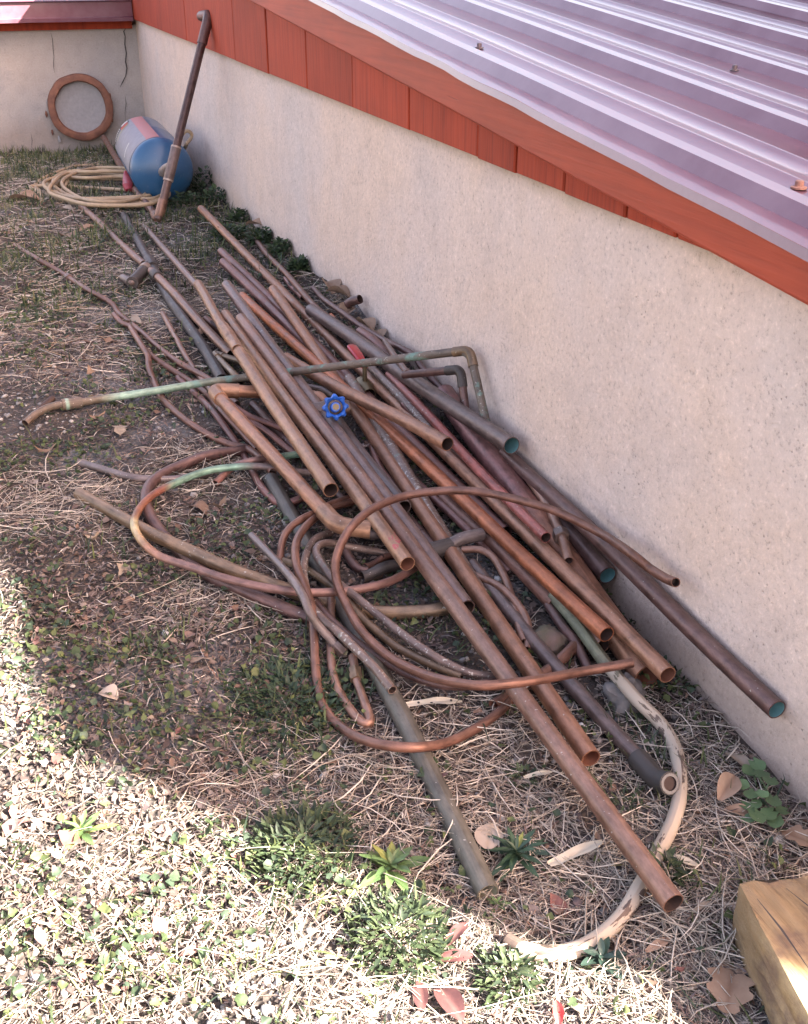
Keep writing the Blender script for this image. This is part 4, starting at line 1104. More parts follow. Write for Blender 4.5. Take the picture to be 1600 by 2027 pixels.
mb.add(vs, [(i * 6 + j, i * 6 + (j + 1) % 6, (i + 1) * 6 + (j + 1) % 6, (i + 1) * 6 + j) for i in range(3) for j in range(6)] + [tuple(range(6)), tuple(18 + j for j in range(6))[::-1]])
mb.build("valve_handle", plain('red_valve_paint', (0.42, 0.06, 0.07), 0.4, coat=0.2), tk)
mb = MB(); q = (low2 - bot).normalized(); c = low2 - q * 0.01
tube(mb, [c - q * 0.03, c - q * 0.015, c + q * 0.02, c + q * 0.04], [0.017, 0.021, 0.021, 0.017], 10, (False, False)); mb.build("valve_body", M['brass'], tk)

# ------------------------------------------------------------------ coiled cord
M['cord'] = plain('tan_rubber_cord', (0.42, 0.31, 0.19), 0.6, 0.0, col2=(0.29, 0.21, 0.135), scale=40)
def cord_path():
    pts = []
    loops = [  # left x, right x, upper y, lower y
        (74, 318, 330, 404), (104, 330, 338, 411), (98, 322, 344, 398), (112, 335, 352, 402), (120, 325, 345, 408), (108, 340, 336, 396), (90, 312, 350, 392), (128, 300, 333, 400), (100, 336, 340, 406)]
    for k, (xl, xr, yu, yl) in enumerate(loops):
        cx, cy, ax_, ay = (xl + xr) / 2, (yu + yl) / 2, (xr - xl) / 2, (yl - yu) / 2
        for j in range(12):
            a = math.pi * 0.1 + 2 * math.pi * j / 12
            sq = abs(math.cos(a)) ** 0.8 * (1 if math.cos(a) > 0 else -1)
            x = cx + ax_ * sq + random.uniform(-6, 6); y = cy + ay * math.sin(a) + 7 * (x - cx) / ax_ * 0.4 + random.uniform(-3.5, 3.5)
            h = 0.006 + 0.0105 * (k * 0.45) + random.uniform(0, 0.006)
            pts.append(at(x, y, h))
    return pts
cp = cord_path()
tail = [at(150, 352, 0.05), at(138, 366, 0.04), at(128, 385, 0.03), at(116, 400, 0.012), at(100, 396, 0.01)]
mb = MB(); tube(mb, catmull([at(84, 402, 0.006), at(80, 382, 0.008), at(76, 368, 0.012)] + cp, 0.02), 0.0074, 9, (False, False), mo=0)
cord = mb.build("coiled_cord", [M['cord']], None, at(180, 372, 0))
tag(cord, "tan rubber cord coiled flat on the grass beside the blue tank", "cord")
hook = [at(364, 298, 0.16), at(370, 284, 0.20), at_y(379, 272, at(364, 298, 0.16).y), at_y(378, 263, at(364, 298, 0.16).y), at_y(370, 259, at(364, 298, 0.16).y), at_y(361, 266, at(364, 298, 0.16).y), at_y(357, 280, at(364, 298, 0.16).y)]
mb = MB(); tube(mb, catmull(hook, 0.01), 0.0075, 9, (False, False)); hk = mb.build("cord_loop", [M['cord']], None, hook[0])
tag(hk, "small tan cord loop sticking up behind the blue tank", "cord")

# ------------------------------------------------------------------ timber, rock
def timber_mat():
    m, nt, b = _mat("sawn_yellow_pine")
    tc = N(nt, "TexCoord").outputs["Object"]
    gr = noise_(nt, mapping(nt, tc, (85, 4.5, 85)), 1.0, 6, 0.68, 41.0)
    bl = noise_(nt, tc, 9, 5, 0.65, 42.0)
    kn = noise_(nt, mapping(nt, tc, (12, 5, 12)), 1.0, 3, 0.6, 43.0)
    r = ramp(nt, [(0.28, (0.12, 0.068, 0.032)), (0.44, (0.36, 0.245, 0.115)), (0.66, (0.54, 0.40, 0.215))]); nt.links.new(gr, r.inputs[0])
    st = ramp(nt, [(0.50, 0.0), (0.60, 0.85)]); nt.links.new(bl, st.inputs[0])
    c = mixc(nt, st.outputs[0], r.outputs[0], (0.15, 0.095, 0.065))
    ln = nt.nodes.new("ShaderNodeVectorMath"); ln.operation = 'LENGTH'; nt.links.new(tc, ln.inputs[0])
    rot = ramp(nt, [(0.07, 0.95), (0.17, 0.0)]); nt.links.new(math_(nt, 'ADD', ln.outputs["Value"], math_(nt, 'MULTIPLY', math_(nt, 'SUBTRACT', bl, 0.5), 0.35)), rot.inputs[0])
    c = mixc(nt, math_(nt, 'MULTIPLY', rot.outputs[0], gr), c, (0.09, 0.055, 0.04))
    k = ramp(nt, [(0.25, 0.45), (0.5, 1.0), (0.8, 1.2)]); nt.links.new(kn, k.inputs[0])
    c = mixc(nt, 0.9, c, k.outputs[0], 'MULTIPLY')
    nt.links.new(c, b.inputs["Base Color"]); b.inputs["Roughness"].default_value = 0.75
    bump(nt, b, math_(nt, 'ADD', gr, math_(nt, 'MULTIPLY', bl, 0.6)), 0.9, 0.006)
    return m
M['timber'] = timber_mat()
g0 = at(1436, 1846, 0.0); g1 = at(1512, 2022, 0.0)
ydir = (g1 - g0); ydir.z = 0; ydir.normalize()
xdir = Vector((-ydir.y, ydir.x, 0))
if xdir.dot(Vector((1, 0, 0))) < 0: xdir = -xdir
# height from the photo: top corner above the ground corner
zt = min([i * 0.001 for i in range(40, 200)], key=lambda h: abs((1013.5 - CAM_F * (np.array(g0 + Vector((0, 0, h))) - CC) @ CU / ((np.array(g0 + Vector((0, 0, h))) - CC) @ CF)) - 1738))
TW, TLn = 0.15, 0.75
mb = MB()
nl, nw = 60, 10
def tim_pt(l, i):
    # cross-section loop, i over 4*nw points
    side, f = divmod(i, nw); f /= nw
    if side == 0: x, z = f * TW, zt
    elif side == 1: x, z = TW, zt * (1 - f)
    elif side == 2: x, z = TW * (1 - f), 0.0
    else: x, z = 0.0, zt * f
    # rounded and worn arrises, hacked far end
    cx, cz = TW / 2, zt / 2
    ex = abs(x - cx) / cx; ez = abs(z - cz) / cz
    if ex > 0.9 and ez > 0.9: x = cx + (x - cx) * 0.985; z = cz + (z - cz) * 0.98
    n_ = 0.006 * mnoise.noise(Vector((x * 14, l * 9, z * 14))) + 0.0016 * mnoise.noise(Vector((x * 60, l * 12, z * 60)))
    x += n_ * (1 if x > cx else -1); z += n_ * 0.8
    if x < 0.02: x += 0.0035 * (1 if 0.40 < z / zt < 0.47 else 0) + 0.0028 * (1 if 0.6 < z / zt < 0.66 else 0)
    far = max(0.0, 1 - l / 0.055)
    z -= far * far * (0.006 + 0.010 * mnoise.noise(Vector((x * 25, 1, 2)))) * (z / zt)
    x += far * 0.005 * (1 if x < cx else -0.3)
    lo = l + (0.006 * mnoise.noise(Vector((x * 40, z * 40, 3))) if l < 0.02 else 0)
    return g0 + ydir * lo + xdir * x + Vector((0, 0, z - 0.002))
ringn = 4 * nw
vs = []
ls = [0.0, 0.004, 0.012] + [0.012 + (TLn - 0.012) * (i / nl) for i in range(1, nl + 1)]
for l in ls:
    for i in range(ringn): vs.append(tim_pt(l, i))
mb.add(vs, [(i * ringn + j, (i + 1) * ringn + j, (i + 1) * ringn + (j + 1) % ringn, i * ringn + (j + 1) % ringn) for i in range(len(ls) - 1) for j in range(ringn)] + [tuple(range(ringn)), tuple((len(ls) - 1) * ringn + j for j in range(ringn))[::-1]])
tim = mb.build("timber_beam", M['timber'], None, g0)
tim["_o"] = tuple(g0)
tag(tim, "rough yellow timber beam end lying in the near right corner", "timber")
for pts_ in (((0.045, 0.02), (0.062, 0.06), (0.075, 0.11), (0.088, 0.17), (0.093, 0.26)), ((0.010, 0.03), (0.017, 0.07), (0.022, 0.12))):
    mb = MB(); vs = []
    for i, (x_, l_) in enumerate(pts_):
        far = max(0.0, 1 - l_ / 0.055)
        p = g0 + ydir * l_ + xdir * x_ + Vector((0, 0, zt + 0.0020 - far * far * 0.004))
        hw = 0.0013 if 0 < i < len(pts_) - 1 else 0.0003
        vs += [p - xdir * hw, p + xdir * hw]
    mb.add(vs, [(2 * i, 2 * i + 1, 2 * i + 3, 2 * i + 2) for i in range(len(pts_) - 1)])
    mb.build("split", M['crack'], tim, smooth=False)

def rock(name, label, px, py, sx, sy, sz, mat, seed):
    c = at(px, py, sz * 0.35)
    mb = MB(); n, s = 18, 28; vs = []
    for i in range(n + 1):
        th = math.pi * i / n
        for a in range(s):
            an = 2 * math.pi * a / s
            d = Vector((math.sin(th) * math.cos(an), math.sin(th) * math.sin(an), math.cos(th)))
            w_ = 1 + 0.32 * mnoise.noise(d * 1.4 + Vector((seed, 0, 0))) + 0.16 * mnoise.noise(d * 3.5 + Vector((0, seed, 0))) + 0.07 * mnoise.noise(d * 9)
            vs.append((c.x + d.x * sx * w_, c.y + d.y * sy * w_, c.z + d.z * sz * w_))
    mb.add(vs, [(i * s + a, i * s + (a + 1) % s, (i + 1) * s + (a + 1) % s, (i + 1) * s + a)[::-1] for i in range(n) for a in range(s)])
    return tag(mb.build(name, mat, None, c), label, "rock")
M['rock'] = plain('grey_fieldstone', (0.20, 0.185, 0.175), 0.9, 0.0, col2=(0.085, 0.078, 0.074), scale=45, bmp=0.7, dist=0.004)
M['rock2'] = plain('mossy_stone', (0.15, 0.10, 0.085), 0.9, 0.0, col2=(0.06, 0.075, 0.035), scale=20, bmp=0.7, dist=0.004)
rock("rock", "grey fist-sized rock behind the flaking cream tube", 1238, 1378, 0.027, 0.028, 0.026, M['rock'], 3.1)
rock("rock", "dull reddish mossy stone in the shaded hollow under the pipe ends", 1085, 1268, 0.030, 0.026, 0.017, M['rock2'], 8.4)
# ------------------------------------------------------------------ ground cover
FH = np.array([math.sin(_y), math.cos(_y)]); RH = np.array([math.cos(_y), -math.sin(_y)])
def zone(px, py, rx, ry):
    c = at(px, py, 0, -9); a = at(px + rx, py, 0, -9); u_ = at(px, py - ry, 0, -9); d_ = at(px, py + ry, 0, -9)
    return (c.x, c.y, (a - c).length, (u_ - d_).length / 2)
def inzone(X, Y, zs, soft=0.35):
    """0..1 membership of ellipses"""
    out = np.zeros_like(X)
    for (cx, cy, ra, rb) in zs:
        dx, dy = X - cx, Y - cy
        a = (dx * RH[0] + dy * RH[1]) / ra; b = (dx * FH[0] + dy * FH[1]) / rb
        q = np.sqrt(a * a + b * b) + 0.18 * np.sin(X * 41 + Y * 17) * np.cos(Y * 37 - X * 13)
        out = np.maximum(out, np.clip((1 + soft - q) / (2 * soft), 0, 1))
    return out
def vnoise(X, Y, f, seed):
    r = np.random.default_rng(seed); out = np.zeros_like(X)
    for k in range(7):
        a = r.uniform(0, 2 * math.pi); ff = f * r.uniform(0.6, 1.7)
        out += np.sin((X * math.cos(a) + Y * math.sin(a)) * ff + r.uniform(0, 6.28) + 1.3 * np.sin((X * math.sin(a) - Y * math.cos(a)) * ff * 0.7))
    return np.clip(0.5 + out / 7.0, 0, 1)

Z_GREEN = [zone(*q) for q in ((585, 1400, 120, 120), (560, 1320, 60, 40), (280, 1290, 90, 35), (600, 1680, 100, 85), (110, 322, 120, 22), (330, 395, 70, 40), (30, 505, 45, 35), (210, 590, 55, 25), (300, 735, 45, 28), (250, 650, 35, 20),
                                   (90, 620, 60, 25), (430, 480, 60, 40), (150, 1330, 90, 40), (380, 1440, 80, 40), (150, 1440, 80, 50), (480, 1520, 60, 30), (840, 1180, 90, 60), (960, 1250, 60, 40), (1330, 1360, 45, 40), (690, 1370, 60, 60), (560, 1240, 60, 50), (30, 900, 30, 30), (110, 560, 80, 28), (350, 690, 30, 20), (250, 830, 55, 25), (120, 900, 70, 30), (330, 1150, 70, 30), (60, 1180, 70, 40), (200, 480, 70, 25), (60, 700, 60, 25))]
Z_SUN = [zone(*q) for q in ((120, 1730, 260, 160), (380, 1720, 150, 110), (60, 1400, 110, 200), (300, 1880, 150, 90))]
Z_STRAW = [zone(*q) for q in ((1150, 1650, 420, 260), (1420, 1600, 200, 180), (980, 1480, 200, 80), (850, 1900, 420, 120), (150, 1000, 200, 50), (1300, 1900, 260, 160), (600, 1560, 200, 80), (430, 940, 140, 50), (430, 1180, 130, 40), (1400, 1480, 110, 90), (350, 600, 90, 40), (560, 1230, 40, 30), (700, 1660, 200, 70))]
Z_GRAVEL = [zone(*q) for q in ((60, 820, 110, 45), (470, 960, 120, 45), (560, 1020, 60, 40), (590, 1890, 110, 110), (470, 1980, 120, 60), (40, 1910, 60, 50), (600, 1560, 70, 40), (1170, 1450, 110, 70), (1290, 1480, 80, 50), (380, 830, 70, 30), (1200, 1900, 70, 60), (350, 475, 40, 20), (900, 1330, 80, 40))]
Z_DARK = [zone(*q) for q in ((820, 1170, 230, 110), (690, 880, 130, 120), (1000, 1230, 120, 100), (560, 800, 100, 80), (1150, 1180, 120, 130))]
Z_LITTER = [zone(*q) for q in ((300, 1250, 320, 260), (200, 720, 240, 90), (100, 430, 140, 60), (700, 1000, 200, 120), (250, 1560, 260, 90), (690, 610, 60, 60), (560, 490, 60, 60))]

def sample(n, near=1.0):
    """points over the yard the photo looks at and a margin round it, thinning with distance"""
    out = []
    tot = 0
    while tot < n:
        Y = 0.35 + (RNG.random(n * 2) ** (1.9 * near)) * 6.0
        mid = 0.08 * Y + 0.12
        half = 0.55 + 0.30 * Y
        X = mid - 0.12 * Y + (RNG.random(n * 2) * 2 - 1) * half
        ok = (X < WALL_X - 0.006) & (Y < BACK_Y - 0.01)
        P = np.stack([X[ok], Y[ok]], 1); out.append(P); tot += len(P)
    return np.concatenate(out)[:n]

def fast_mesh(name, V, F, C, mat, label, cat):
    """V (n,3), F (m,4) or (m,3), C (n,3) colours"""
    me = bpy.data.meshes.new(name)
    k = F.shape[1]
    me.vertices.add(len(V)); me.vertices.foreach_set("co", V.astype(np.float32).ravel())
    me.loops.add(F.size); me.loops.foreach_set("vertex_index", F.astype(np.int32).ravel())
    me.polygons.add(len(F)); me.polygons.foreach_set("loop_start", np.arange(0, F.size, k, dtype=np.int32))
    me.polygons.foreach_set("use_smooth", np.ones(len(F), bool))
    ca = me.color_attributes.new("Col", 'FLOAT_COLOR', 'POINT')
    ca.data.foreach_set("color", np.concatenate([C, np.ones((len(C), 1))], 1).astype(np.float32).ravel())
    me.update(calc_edges=True)
    me.materials.append(mat)
    o = bpy.data.objects.new(name, me); COL.objects.link(o)
    return tag(o, label, cat, kind="stuff")

def rotz_tilt(n, tilt):
    """random yaw and a random tilt, as (n,3,3) matrices"""
    a = RNG.random(n) * 2 * math.pi; p = RNG.normal(0, 1, n) * tilt; r = RNG.normal(0, 1, n) * tilt
    ca, sa, cp, sp, cr, sr = np.cos(a), np.sin(a), np.cos(p), np.sin(p), np.cos(r), np.sin(r)
    Z = np.zeros((n, 3, 3)); Z[:, 0, 0] = ca; Z[:, 0, 1] = -sa; Z[:, 1, 0] = sa; Z[:, 1, 1] = ca; Z[:, 2, 2] = 1
    Xr = np.zeros((n, 3, 3)); Xr[:, 0, 0] = 1; Xr[:, 1, 1] = cp; Xr[:, 1, 2] = -sp; Xr[:, 2, 1] = sp; Xr[:, 2, 2] = cp
    Yr = np.zeros((n, 3, 3)); Yr[:, 1, 1] = 1; Yr[:, 0, 0] = cr; Yr[:, 0, 2] = sr; Yr[:, 2, 0] = -sr; Yr[:, 2, 2] = cr
    return Z @ Xr @ Yr

def pick(pal, n, jit=0.16):
    pal = np.array(pal); c = pal[RNG.integers(0, len(pal), n)]
    return c * (1 + RNG.normal(0, jit, (n, 1)))

def clamp_wall(V):
    V[..., 0] = np.minimum(V[..., 0], WALL_X - 0.004)
    V[..., 1] = np.minimum(V[..., 1], BACK_Y - 0.006)
    return V

# --- straw and dead stalks: bent three-sided strands
def strands(name, P, lmin, lmax, wmin, wmax, lift, pal, mat, label, cat, tilt=0.16, bend=0.25):
    n = len(P); K = 4
    L = lmin + (lmax - lmin) * RNG.random(n) ** 1.8; W = wmin + (wmax - wmin) * RNG.random(n) ** 1.5
    t = np.linspace(-0.5, 0.5, K)
    kx = RNG.normal(0, bend, n)[:, None] * L[:, None]; kz = RNG.normal(0, 0.10, n)[:, None] * L[:, None]
    kink = RNG.normal(0, 0.10, n)[:, None] * L[:, None]
    cx = kx * (t[None] ** 2 * 2 - 0.25) + kink * np.maximum(0, t[None] - 0.1); cy = L[:, None] * t[None]; cz = kz * (t[None] ** 2 * 2 - 0.2)
    wt = W[:, None] * (1 - 0.75 * np.abs(t[None] * 2) ** 3)
    V = np.zeros((n, K, 3, 3))
    for j, (ox, oz) in enumerate(((-0.5, 0.0), (0.5, 0.0), (0.0, 0.55))):
        V[:, :, j, 0] = cx + ox * wt; V[:, :, j, 1] = cy; V[:, :, j, 2] = cz + oz * wt
    R = rotz_tilt(n, tilt)
    V = np.einsum('nab,nkjb->nkja', R, V)
    z = gz(P[:, 0], P[:, 1]) + 0.001 + RNG.random(n) ** 2 * lift
    V[..., 0] += P[:, 0][:, None, None]; V[..., 1] += P[:, 1][:, None, None]; V[..., 2] += z[:, None, None]
    clamp_wall(V)
    base = np.arange(n)[:, None, None] * (K * 3); i = np.arange(K - 1)[None, :, None] * 3; j = np.arange(3)[None, None, :]; j2 = (j + 1) % 3
    F = np.stack([base + i + j, base + i + j2, base + i + 3 + j2, base + i + 3 + j], -1).reshape(-1, 4)
    C = np.repeat(pick(pal, n), K * 3, 0)
    return fast_mesh(name, V.reshape(-1, 3), F, np.clip(C, 0.004, 0.9), mat, label, cat)

# --- leaves: a folded, curled grid with a pointed outline
def leaves(name, P, smin, smax, asp, lift, pal, mat, label, cat, tilt=0.3, curl=0.5, up=0.0, h0=0.0015):
    n = len(P); K = 5
    L = smin + (smax - smin) * RNG.random(n) ** 1.6; A_ = asp[0] + (asp[1] - asp[0]) * RNG.random(n)
    t = np.linspace(0, 1, K); wd = np.array([0.12, 0.8, 1.0, 0.72, 0.05])
    cu = RNG.normal(0, curl, n) * L; fo = np.abs(RNG.normal(0.25, 0.25, n)) * L * A_
    V = np.zeros((n, K, 3, 3))
    asym = 1 + RNG.normal(0, 0.25, (n, K))
    for j, s_ in enumerate((-1, 0, 1)):
        V[:, :, j, 0] = s_ * 0.5 * (L * A_)[:, None] * wd[None] * asym
        V[:, :, j, 1] = L[:, None] * (t[None] - 0.5)
        V[:, :, j, 2] = cu[:, None] * (t[None] - 0.5) ** 2 * 2 + abs(s_) * fo[:, None] * 0.5 * wd[None] + RNG.normal(0, 0.05, (n, K)) * L[:, None]
    R = rotz_tilt(n, tilt)
    V = np.einsum('nab,nkjb->nkja', R, V)
    mn = V[..., 2].min((1, 2))
    z = gz(P[:, 0], P[:, 1]) + h0 + RNG.random(n) ** 1.5 * lift - mn * 0.7
    V[..., 0] += P[:, 0][:, None, None]; V[..., 1] += P[:, 1][:, None, None]; V[..., 2] += z[:, None, None]
    clamp_wall(V)
    base = np.arange(n)[:, None, None] * (K * 3); i = np.arange(K - 1)[None, :, None] * 3; j = np.arange(2)[None, None, :]
    F = np.stack([base + i + j, base + i + j + 1, base + i + 3 + j + 1, base + i + 3 + j], -1).reshape(-1, 4)
    C = np.repeat(pick(pal, n), K * 3, 0)
    return fast_mesh(name, V.reshape(-1, 3), F, np.clip(C, 0.004, 0.9), mat, label, cat)

# --- upright blades and stems in tufts
def blades(name, P, hmin, hmax, w, spread, pal, mat, label, cat):
    n = len(P); K = 5
    H = hmin + (hmax - hmin) * RNG.random(n); a = RNG.random(n) * 2 * math.pi; sp = np.abs(RNG.normal(0, spread, n))
    t = np.linspace(0, 1, K)
    out = H[:, None] * sp[:, None] * t[None] ** 1.5; z = H[:, None] * (t[None] - 0.35 * sp[:, None] * t[None] ** 2)
    ww = w * (0.7 + 0.6 * RNG.random(n))[:, None] * (1 - t[None] ** 2 * 0.95)
    V = np.zeros((n, K, 2, 3))
    for j, s_ in enumerate((-0.5, 0.5)):
        V[:, :, j, 0] = np.cos(a)[:, None] * out - np.sin(a)[:, None] * s_ * ww + P[:, 0][:, None]
        V[:, :, j, 1] = np.sin(a)[:, None] * out + np.cos(a)[:, None] * s_ * ww + P[:, 1][:, None]
        V[:, :, j, 2] = z + gz(P[:, 0], P[:, 1])[:, None] - 0.002
    clamp_wall(V)
    base = np.arange(n)[:, None] * (K * 2); i = np.arange(K - 1)[None, :] * 2
    F = np.stack([base + i, base + i + 1, base + i + 3, base + i + 2], -1).reshape(-1, 4)
    C = np.repeat(pick(pal, n), K * 2, 0)
    return fast_mesh(name, V.reshape(-1, 3), F, np.clip(C, 0.004, 0.9), mat, label, cat)

# --- pebbles
def pebbles(name, P, smin, smax, pal, mat, label, cat):
    n = len(P)
    ph = (1 + 5 ** 0.5) / 2
    T = np.array([(-1, ph, 0), (1, ph, 0), (-1, -ph, 0), (1, -ph, 0), (0, -1, ph), (0, 1, ph), (0, -1, -ph), (0, 1, -ph), (ph, 0, -1), (ph, 0, 1), (-ph, 0, -1), (-ph, 0, 1)]) / (1 + ph * ph) ** 0.5
    TF = np.array([(0, 11, 5), (0, 5, 1), (0, 1, 7), (0, 7, 10), (0, 10, 11), (1, 5, 9), (5, 11, 4), (11, 10, 2), (10, 7, 6), (7, 1, 8), (3, 9, 4), (3, 4, 2), (3, 2, 6), (3, 6, 8), (3, 8, 9), (4, 9, 5), (2, 4, 11), (6, 2, 10), (8, 6, 7), (9, 8, 1)])
    S = (smin + (smax - smin) * RNG.random(n) ** 2.2)
    V = T[None] * (1 + RNG.normal(0, 0.14, (n, 12, 1))) * S[:, None, None] * np.stack([0.8 + 0.5 * RNG.random(n), 0.7 + 0.4 * RNG.random(n), 0.5 + 0.3 * RNG.random(n)], 1)[:, None, :]
    V = np.einsum('nab,nkb->nka', rotz_tilt(n, 0.3), V)
    V[..., 0] += P[:, 0][:, None]; V[..., 1] += P[:, 1][:, None]; V[..., 2] += (gz(P[:, 0], P[:, 1]) + S * 0.15)[:, None]
    F = (np.arange(n)[:, None, None] * 12 + TF[None]).reshape(-1, 3)
    C = np.repeat(pick(pal, n), 12, 0)
    return fast_mesh(name, V.reshape(-1, 3), F, np.clip(C, 0.01, 0.9), mat, label, cat)

M['straw'] = litter_mat('dry_straw', 0.7)
M['litter'] = litter_mat('dead_leaf', 0.85, 0.15)
M['leafgreen'] = litter_mat('small_green_leaf', 0.55, 0.25)
M['pebble'] = litter_mat('pebble_stone', 0.85)
STRAW = [(0.45, 0.40, 0.335), (0.36, 0.31, 0.255), (0.55, 0.50, 0.43), (0.25, 0.205, 0.17), (0.41, 0.37, 0.315), (0.17, 0.135, 0.115)]
BROWN = [(0.115, 0.082, 0.072), (0.15, 0.115, 0.10), (0.20, 0.155, 0.13), (0.085, 0.062, 0.057), (0.18, 0.115, 0.085), (0.18, 0.15, 0.142), (0.26, 0.215, 0.18), (0.105, 0.08, 0.08)]
GREEN = [(0.055, 0.080, 0.036), (0.078, 0.105, 0.044), (0.045, 0.067, 0.038), (0.115, 0.140, 0.058), (0.052, 0.078, 0.050)]

P = sample(140000, 0.85); X, Y = P[:, 0], P[:, 1]
w_ = 0.20 + 0.80 * inzone(X, Y, Z_STRAW, 0.5) - 0.3 * inzone(X, Y, Z_GREEN) - 0.45 * inzone(X, Y, Z_GRAVEL) + 0.35 * (vnoise(X, Y, 9, 1) - 0.5)
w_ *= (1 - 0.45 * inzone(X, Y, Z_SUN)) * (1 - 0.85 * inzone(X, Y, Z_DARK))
P = P[RNG.random(len(P)) < w_]
strands("straw", P, 0.015, 0.075, 0.0007, 0.0018, 0.009, STRAW, M['straw'], "dry tan straw and dead stalks strewn over the yard", "straw")
# fine thatch: short crumbs of stalk and blade, flat slivers
P = sample(230000, 0.82); X, Y = P[:, 0], P[:, 1]
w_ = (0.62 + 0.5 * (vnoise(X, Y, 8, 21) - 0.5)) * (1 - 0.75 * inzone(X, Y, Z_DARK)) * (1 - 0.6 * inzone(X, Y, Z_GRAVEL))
P = P[RNG.random(len(P)) < w_]
n_ = len(P); L_ = 0.006 + 0.020 * RNG.random(n_) ** 2; W_ = 0.0008 + 0.0016 * RNG.random(n_)
V_ = np.zeros((n_, 3, 2, 3))
for i_, t_ in enumerate((-0.5, 0.0, 0.5)):
    for j_, s_ in enumerate((-0.5, 0.5)):
        V_[:, i_, j_, 0] = s_ * W_ * (0.5 if t_ else 1.0); V_[:, i_, j_, 1] = t_ * L_; V_[:, i_, j_, 2] = 0 if t_ else 0.12 * L_
V_ = np.einsum('nab,nkjb->nkja', rotz_tilt(n_, 0.30), V_)
V_[..., 0] += P[:, 0][:, None, None]; V_[..., 1] += P[:, 1][:, None, None]; V_[..., 2] += (gz(P[:, 0], P[:, 1]) + 0.0015 + 0.006 * RNG.random(n_))[:, None, None]
clamp_wall(V_)
b_ = np.arange(n_)[:, None] * 6; i_ = np.arange(2)[None, :] * 2
fast_mesh("thatch", V_.reshape(-1, 3), np.stack([b_ + i_, b_ + i_ + 1, b_ + i_ + 3, b_ + i_ + 2], -1).reshape(-1, 4),
          np.clip(np.repeat(pick(BROWN + BROWN + STRAW[:2] + [(0.10, 0.082, 0.074), (0.15, 0.125, 0.10), (0.085, 0.088, 0.05)], n_), 6, 0), 0.004, 0.9), M['straw'], "fine crumbs of dead stalks and leaf carpeting the yard", "thatch")
P = sample(16000, 1.0); X, Y = P[:, 0], P[:, 1]
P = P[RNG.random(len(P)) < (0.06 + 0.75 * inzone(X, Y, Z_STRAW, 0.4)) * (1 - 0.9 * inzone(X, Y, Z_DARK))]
strands("long_straw", P, 0.05, 0.15, 0.0010, 0.0024, 0.016, STRAW[:3], M['straw'], "longer bleached stalks tangled over the straw near the pipe ends", "straw", 0.10, 0.18)

P = sample(120000, 0.85); X, Y = P[:, 0], P[:, 1]
w_ = 0.30 + 0.60 * inzone(X, Y, Z_LITTER, 0.5) - 0.25 * inzone(X, Y, Z_STRAW) + 0.5 * (vnoise(X, Y, 7, 2) - 0.5) - 0.5 * inzone(X, Y, Z_GRAVEL)
P = P[RNG.random(len(P)) < w_]
leaves("leaf_litter", P, 0.004, 0.016, (0.28, 0.75), 0.006, BROWN, M['litter'], "small broken brown leaves littering the yard", "leaf litter", 0.28, 0.35)
P = sample(650, 0.9); X, Y = P[:, 0], P[:, 1]
P = P[RNG.random(len(P)) < (0.22 + 0.45 * inzone(X, Y, Z_LITTER, 0.5)) * (1 - 0.8 * inzone(X, Y, Z_SUN)) * (1 - 0.7 * inzone(X, Y, Z_STRAW))]
leaves("large_leaf_litter", P, 0.020, 0.045, (0.35, 0.7), 0.010, [(0.27, 0.195, 0.14), (0.20, 0.135, 0.10), (0.33, 0.265, 0.20), (0.16, 0.105, 0.085), (0.25, 0.165, 0.11)], M['litter'], "larger curled dead leaves scattered through the grass", "leaf litter", 0.16, 0.5)

P = sample(110000, 0.85); X, Y = P[:, 0], P[:, 1]
w_ = 0.035 + 0.75 * inzone(X, Y, Z_GREEN, 0.45) + 0.42 * inzone(X, Y, Z_SUN, 0.4) * (vnoise(X, Y, 12, 6) > 0.40) + 0.55 * np.clip((vnoise(X, Y, 13, 5) - 0.53) * 5, 0, 1) * (1 - inzone(X, Y, Z_STRAW))
P = P[RNG.random(len(P)) < w_]
leaves("ground_ivy", P, 0.005, 0.014, (0.55, 0.95), 0.014, GREEN, M['leafgreen'], "small green weed leaves spreading over the yard", "weeds", 0.5, 0.4)
P = sample(60000, 0.8); X, Y = P[:, 0], P[:, 1]
w_ = 0.015 + 0.85 * inzone(X, Y, Z_GREEN[:12], 0.4) + 0.25 * np.clip((vnoise(X, Y, 15, 8) - 0.6) * 5, 0, 1)
P = P[RNG.random(len(P)) < w_]
blades("grass", P, 0.012, 0.042, 0.0026, 0.9, GREEN + [(0.13, 0.15, 0.06)], M['leafgreen'], "short green grass in patches over the yard", "grass")

nf = 26000
P = np.stack([RNG.uniform(-1.1, WALL_X - 0.01, nf), RNG.uniform(3.0, BACK_Y - 0.01, nf)], 1); X, Y = P[:, 0], P[:, 1]
w_ = 0.10 + 0.75 * np.clip((vnoise(X, Y, 9, 41) - 0.48) * 5, 0, 1) + 0.5 * (Y > 5.75)
P = P[RNG.random(nf) < w_]
blades("far_grass", P, 0.015, 0.060, 0.0045, 0.9, GREEN + [(0.15, 0.165, 0.07), (0.20, 0.19, 0.10)], M['leafgreen'], "green grass growing round the cord and along the end wall", "grass")
nf = 30000
P = np.stack([RNG.uniform(-1.1, WALL_X - 0.01, nf), RNG.uniform(2.4, BACK_Y - 0.01, nf)], 1); X, Y = P[:, 0], P[:, 1]
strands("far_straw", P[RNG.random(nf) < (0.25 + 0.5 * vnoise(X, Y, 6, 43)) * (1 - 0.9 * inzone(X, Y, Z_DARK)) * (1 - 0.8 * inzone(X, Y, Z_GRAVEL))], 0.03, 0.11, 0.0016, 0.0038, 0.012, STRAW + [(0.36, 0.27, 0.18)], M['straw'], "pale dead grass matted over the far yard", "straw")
P = sample(60000, 1.0); X, Y = P[:, 0], P[:, 1]
